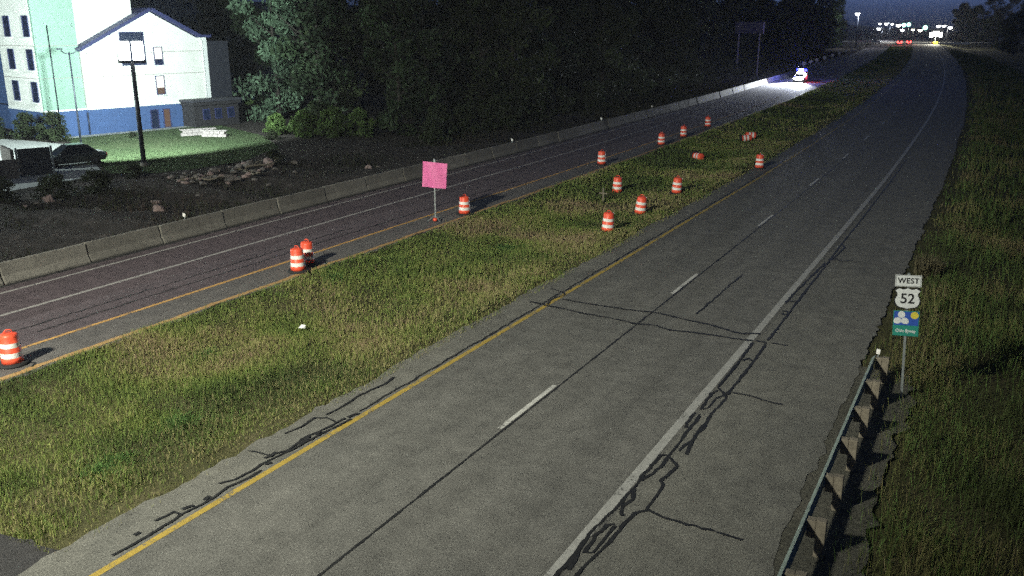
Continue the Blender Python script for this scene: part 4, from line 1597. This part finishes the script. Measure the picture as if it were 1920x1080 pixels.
o.parent = l3
o.location = (0, .3, 7.7)
l2 = empty('thin_lot_lamp', (-55.3, 36.7, 0), R(30), 'thin unlit lamp post with two short arms near the hotel', 'lamp')
smooth(MB().tube([(0, 0, -.1), (0, 0, 7.4)], [.085, .06], 8)).build('pole', M['darkmetal'], l2)
for sx in (-1, 1):
    smooth(MB().tube([(0, 0, 7.25), (sx * .35, 0, 7.3), (sx * .62, 0, 7.5)], .045, 6)).build('arm', M['darkmetal'], l2)
    MB().box((sx * .72, 0, 7.62), (.42, .22, .12)).build('lamp_head', M['darkmetal'], l2, .02)

# ------------------------------------------------------------------ unlit roadside board at the wood
sb = empty('roadside_board', (-34.3, 165.0, tgz(-34.3, 165)), R(10), 'large unlit board on posts in front of the dark wood', 'board')
MB().box((0, 0, 9.3), (5.4, .25, 2.1)).build('panel', simple('board_grey', (.035, .03, .03), .8, 0, .2), sb)
MB().box((2.55, -.2, 9.3), (.2, .12, 2.0)).build('edge_strip', M['stone'], sb)
for x in (-1.9, 1.9):
    MB().box((x, .25, 4.6), (.3, .25, 9.4)).build('post', M['wood'], sb)

# ------------------------------------------------------------------ distant intersection
def far_lamp(o, s, z, mat, r_, label, glow=None, arm=2.2, name='street_lamp', cat='lamp', group='lamps at the distant intersection'):
    g0 = max(-2.0, tgz(o, s))
    t = empty(name, (o, s, g0), R(random.uniform(-30, 30)), label, cat, group)
    smooth(MB().tube([(arm, .1, 0), (arm, .1, z - g0 + .2)], [.2, .12], 8)).build('pole', M['darkmetal'], t)
    MB().tube([(arm, .1, z - g0 + .1), (0, 0, z - g0 + .55)], .08, 6).build('arm', M['galv'], t)
    smooth(MB().lathe([(.05, .55), (r_ * .6, .5), (r_, .2), (r_, .05)], 12, (0, 0, z - g0))).build('lamp_hood', M['darkmetal'], t)
    smooth(MB().lathe([(r_ * .97, .1), (r_ * .95, -r_ * .35), (r_ * .55, -r_ * .8), (r_ * .1, -r_ * .95)], 12, (0, 0, z - g0))).build('lamp_globe', mat, t)
    if glow:
        d = bpy.data.lights.new('lamp_light', 'POINT')
        d.energy = glow[1] * .35
        d.color = glow[0]
        d.shadow_soft_size = r_
        q = bpy.data.objects.new('lamp_light', d)
        COL.objects.link(q)
        q.parent = t
        q.location = (0, 0, z - g0 - r_ * 1.3)
    return t


WH, WA = (.85, .92, 1.0), (1.0, .93, .75)
far_lamp(-47.1, 386.6, 13.6, M['lampwhite'], .95, 'tall lone street lamp at the end of the wood', (WH, 20000), .5, group=None)
for (o, s, z, m, r_, lab, gl) in (
        (-60.2, 567.9, 9.8, 'lampwhite', .8, 'leftmost white lamp in the upper row of distant lights', None),
        (-54.4, 547.3, 9.8, 'lampwhite', .95, 'second white lamp from the left in the upper distant row', (WH, 30000)),
        (-53.9, 571.2, 9.5, 'lampwhite', .75, 'third white lamp from the left in the upper distant row', None),
        (-63.1, 589.1, 7.0, 'lampwhite', 1.1, 'white lamp below the leftmost lamps of the upper row', (WH, 30000)),
        (-45.9, 528.0, 9.2, 'lampwhite', 1.25, 'large white lamp left of the green signals', (WA, 30000)),
        (-26.3, 526.6, 8.7, 'lampwhite', 1.1, 'left lamp of the three lamps above the light tower', None),
        (-24.5, 539.4, 8.7, 'lampwhite', 1.0, 'middle lamp of the three lamps above the light tower', (WA, 30000)),
        (-22.7, 563.2, 7.8, 'lampwhite', 1.2, 'right lamp of the three lamps above the light tower', None),
        (-48.3, 573.1, 6.2, 'lampwhite', 1.0, 'low white lamp beneath the green signals', None),
        (-44.9, 598.7, 6.4, 'lampwarm', .9, 'small low lamp right of the green signals', None),
        (-42.9, 622.8, 6.0, 'lampwarm', 1.3, 'wide pale lamp above the red tail lights', None)):
    far_lamp(o, s, z, M[m], r_, lab, gl)


def signal(o, s, z, label, r_=1.2):
    g0 = max(-1.0, tgz(o, s))
    t = empty('traffic_signal', (o, s, g0), 0, label, 'signal', 'green traffic signals at the distant intersection')
    h = z - g0
    smooth(MB().tube([(2.5, .3, 0), (2.5, .3, h + .8)], .14, 8)).build('pole', M['galv'], t)
    MB().tube([(2.5, .3, h + .6), (0, .3, h + .8)], .08, 6).build('mast_arm', M['galv'], t)
    MB().box((0, .1, h + .2), (1.0, .4, 2.6)).build('housing', M['darkmetal'], t, .05)
    smooth(MB().lathe([(r_ * .8, 0), (r_ * .7, -.25), (.1, -.4)], 14, (0, -.12, h - .3), 'y')).build('green_lens', M['lampgreen'], t)
    smooth(MB().lathe([(.3, 0), (.1, -.12)], 12, (0, -.12, h + 1.0), 'y')).build('red_lens', M['lensred'], t)


signal(-42.3, 518.1, 9.2, 'left one of the two bright green signals')
signal(-40.1, 519.3, 9.5, 'right one of the two bright green signals')
signal(-30.5, 500.3, 8.0, 'greenish signal standing apart between cars and light tower', 1.3)
# light tower with glaring heads
tw = empty('light_tower', (-23.8, 479.3, -.1), R(20), 'mobile light tower glaring white beside the distant intersection', 'light tower')
MB().box((0, 0, .8), (2.2, 3.2, 1.0)).build('trailer', M['signyellow'], tw, .05)
for sx in (-1, 1):
    smooth(MB().lathe([(.1, -.1), (.36, -.1), (.36, .1), (.1, .1)], 16, (sx * 1.15, 0, .36), 'x')).build('wheel', M['rubber'], tw)
MB().tube([(0, 0, 1.2), (0, 0, 6.2)], .12, 8).build('mast', M['galv'], tw)
MB().box((0, 0, 5.0), (5.2, .15, .15)).build('crossbar', M['galv'], tw)
for x in (-2.1, -.7, .7, 2.1):
    hd = MB().box((x, .1, 4.6 + .5 * (abs(x) < 1)), (1.2, .5, 2.0)).build('floodlight', M['darkmetal'], tw, .05)
    MB().box((x, -.18, 4.6 + .5 * (abs(x) < 1)), (1.3, .06, 2.1)).build('lens', M['flood'], hd, .02)
d = bpy.data.lights.new('tower_light', 'POINT')
d.energy = 20000
d.color = (1.0, .97, .8)
d.shadow_soft_size = .8
o = bpy.data.objects.new('tower_light', d)
COL.objects.link(o)
o.parent = tw
o.location = (0, -2.0, 5.0)
# cars waiting with red tail lights
for (o, s, lab) in ((-38.6, 470, 'left car with red tail lights waiting at the distant intersection'), (-35.2, 478, 'right car with red tail lights waiting at the distant intersection')):
    t = car('waiting_car', (o, s, 0), heading(470), M['carpaint'], lab, 'car', 4.7, 1.9, True, 'rear')
    for sx in (-1, 1):
        MB().box((sx * .75, -2.45, 1.25), (.6, .14, .8)).build('brake_light', M['lampred'], t, .03)
    d = bpy.data.lights.new('brake_glow', 'POINT')
    d.energy = 1500
    d.color = (1, .06, .06)
    d.shadow_soft_size = .3
    q = bpy.data.objects.new('brake_glow', d)
    COL.objects.link(q)
    q.parent = t
    q.location = (0, -3.4, 1.2)
# cross street and its pale guardrail
cs_ = MB()
cs_.v = [(-400, 560, .03), (300, 500, .03), (300, 516, .03), (-400, 580, .03)]
cs_.f = [(0, 1, 2, 3)]
tag(cs_.build('cross_street', M['lot']), kind='structure')
for (x0, y0, x1, y1, lab) in ((-62, 492, -50, 491, 'pale guardrail at the left of the distant intersection'), (-20.5, 462, -8, 461, 'bright pale guardrail right of the light tower')):
    t = empty('far_guardrail', ((x0 + x1) / 2, (y0 + y1) / 2, 0), math.atan2(y1 - y0, x1 - x0), lab, 'guardrail')
    L = math.hypot(x1 - x0, y1 - y0)
    MB().box((0, 0, .95), (L, .2, .9)).build('rail', M['trimwhite'], t, .05)
    for k in range(5):
        MB().box((-L / 2 + .3 + k * (L - .6) / 4, .2, .6), (.25, .25, 1.3)).build('post', M['wood'], t)

# ------------------------------------------------------------------ litter in the median
lt = MB()
lt.v = [(0, 0, .02), (.28, .02, .05), (.30, .2, .16), (.05, .22, .10), (.14, .1, .2), (.33, .1, .02)]
lt.f = [(0, 1, 4), (1, 2, 4), (2, 3, 4), (3, 0, 4), (1, 5, 2), (0, 3, 2, 5, 1)]
o = lt.build('litter', M['trimwhite'])
o.location = (-9.75, 10.65, -.16)
o.scale = (.7, .7, .7)
tag(o, 'crumpled white litter lying in the median grass', 'litter')
stk = empty('wooden_stake', (-9.7, 36.4, -.28), 0, 'short pale wooden stake in the median left of the drums', 'stake')
MB().prism([(-.04, 0), (.04, 0), (.04, .75), (0, .85), (-.04, .75)], 'y', -.02, .02).build('stake', M['wood'], stk)
MB().box((.0, -.025, .5), (.5, .02, .06)).build('crosspiece', M['wood'], stk)

# ------------------------------------------------------------------ night haze
hz = MB().box((-100, 1105, 22.5), (3700, 3070, 57)).build('haze', None)
tag(hz, 'thin night haze filling the air over the highway', 'haze', None, 'stuff')
nm = bpy.data.materials.new('haze_air')
nm.use_nodes = True
nm.node_tree.nodes.clear()
vo = nm.node_tree.nodes.new('ShaderNodeVolumePrincipled')
vo.inputs['Density'].default_value = .00028
vo.inputs['Color'].default_value = (.90, .93, 1.0, 1)
vo.inputs['Anisotropy'].default_value = .0
ho = nm.node_tree.nodes.new('ShaderNodeOutputMaterial')
nm.node_tree.links.new(vo.outputs[0], ho.inputs['Volume'])
hz.data.materials.append(nm)
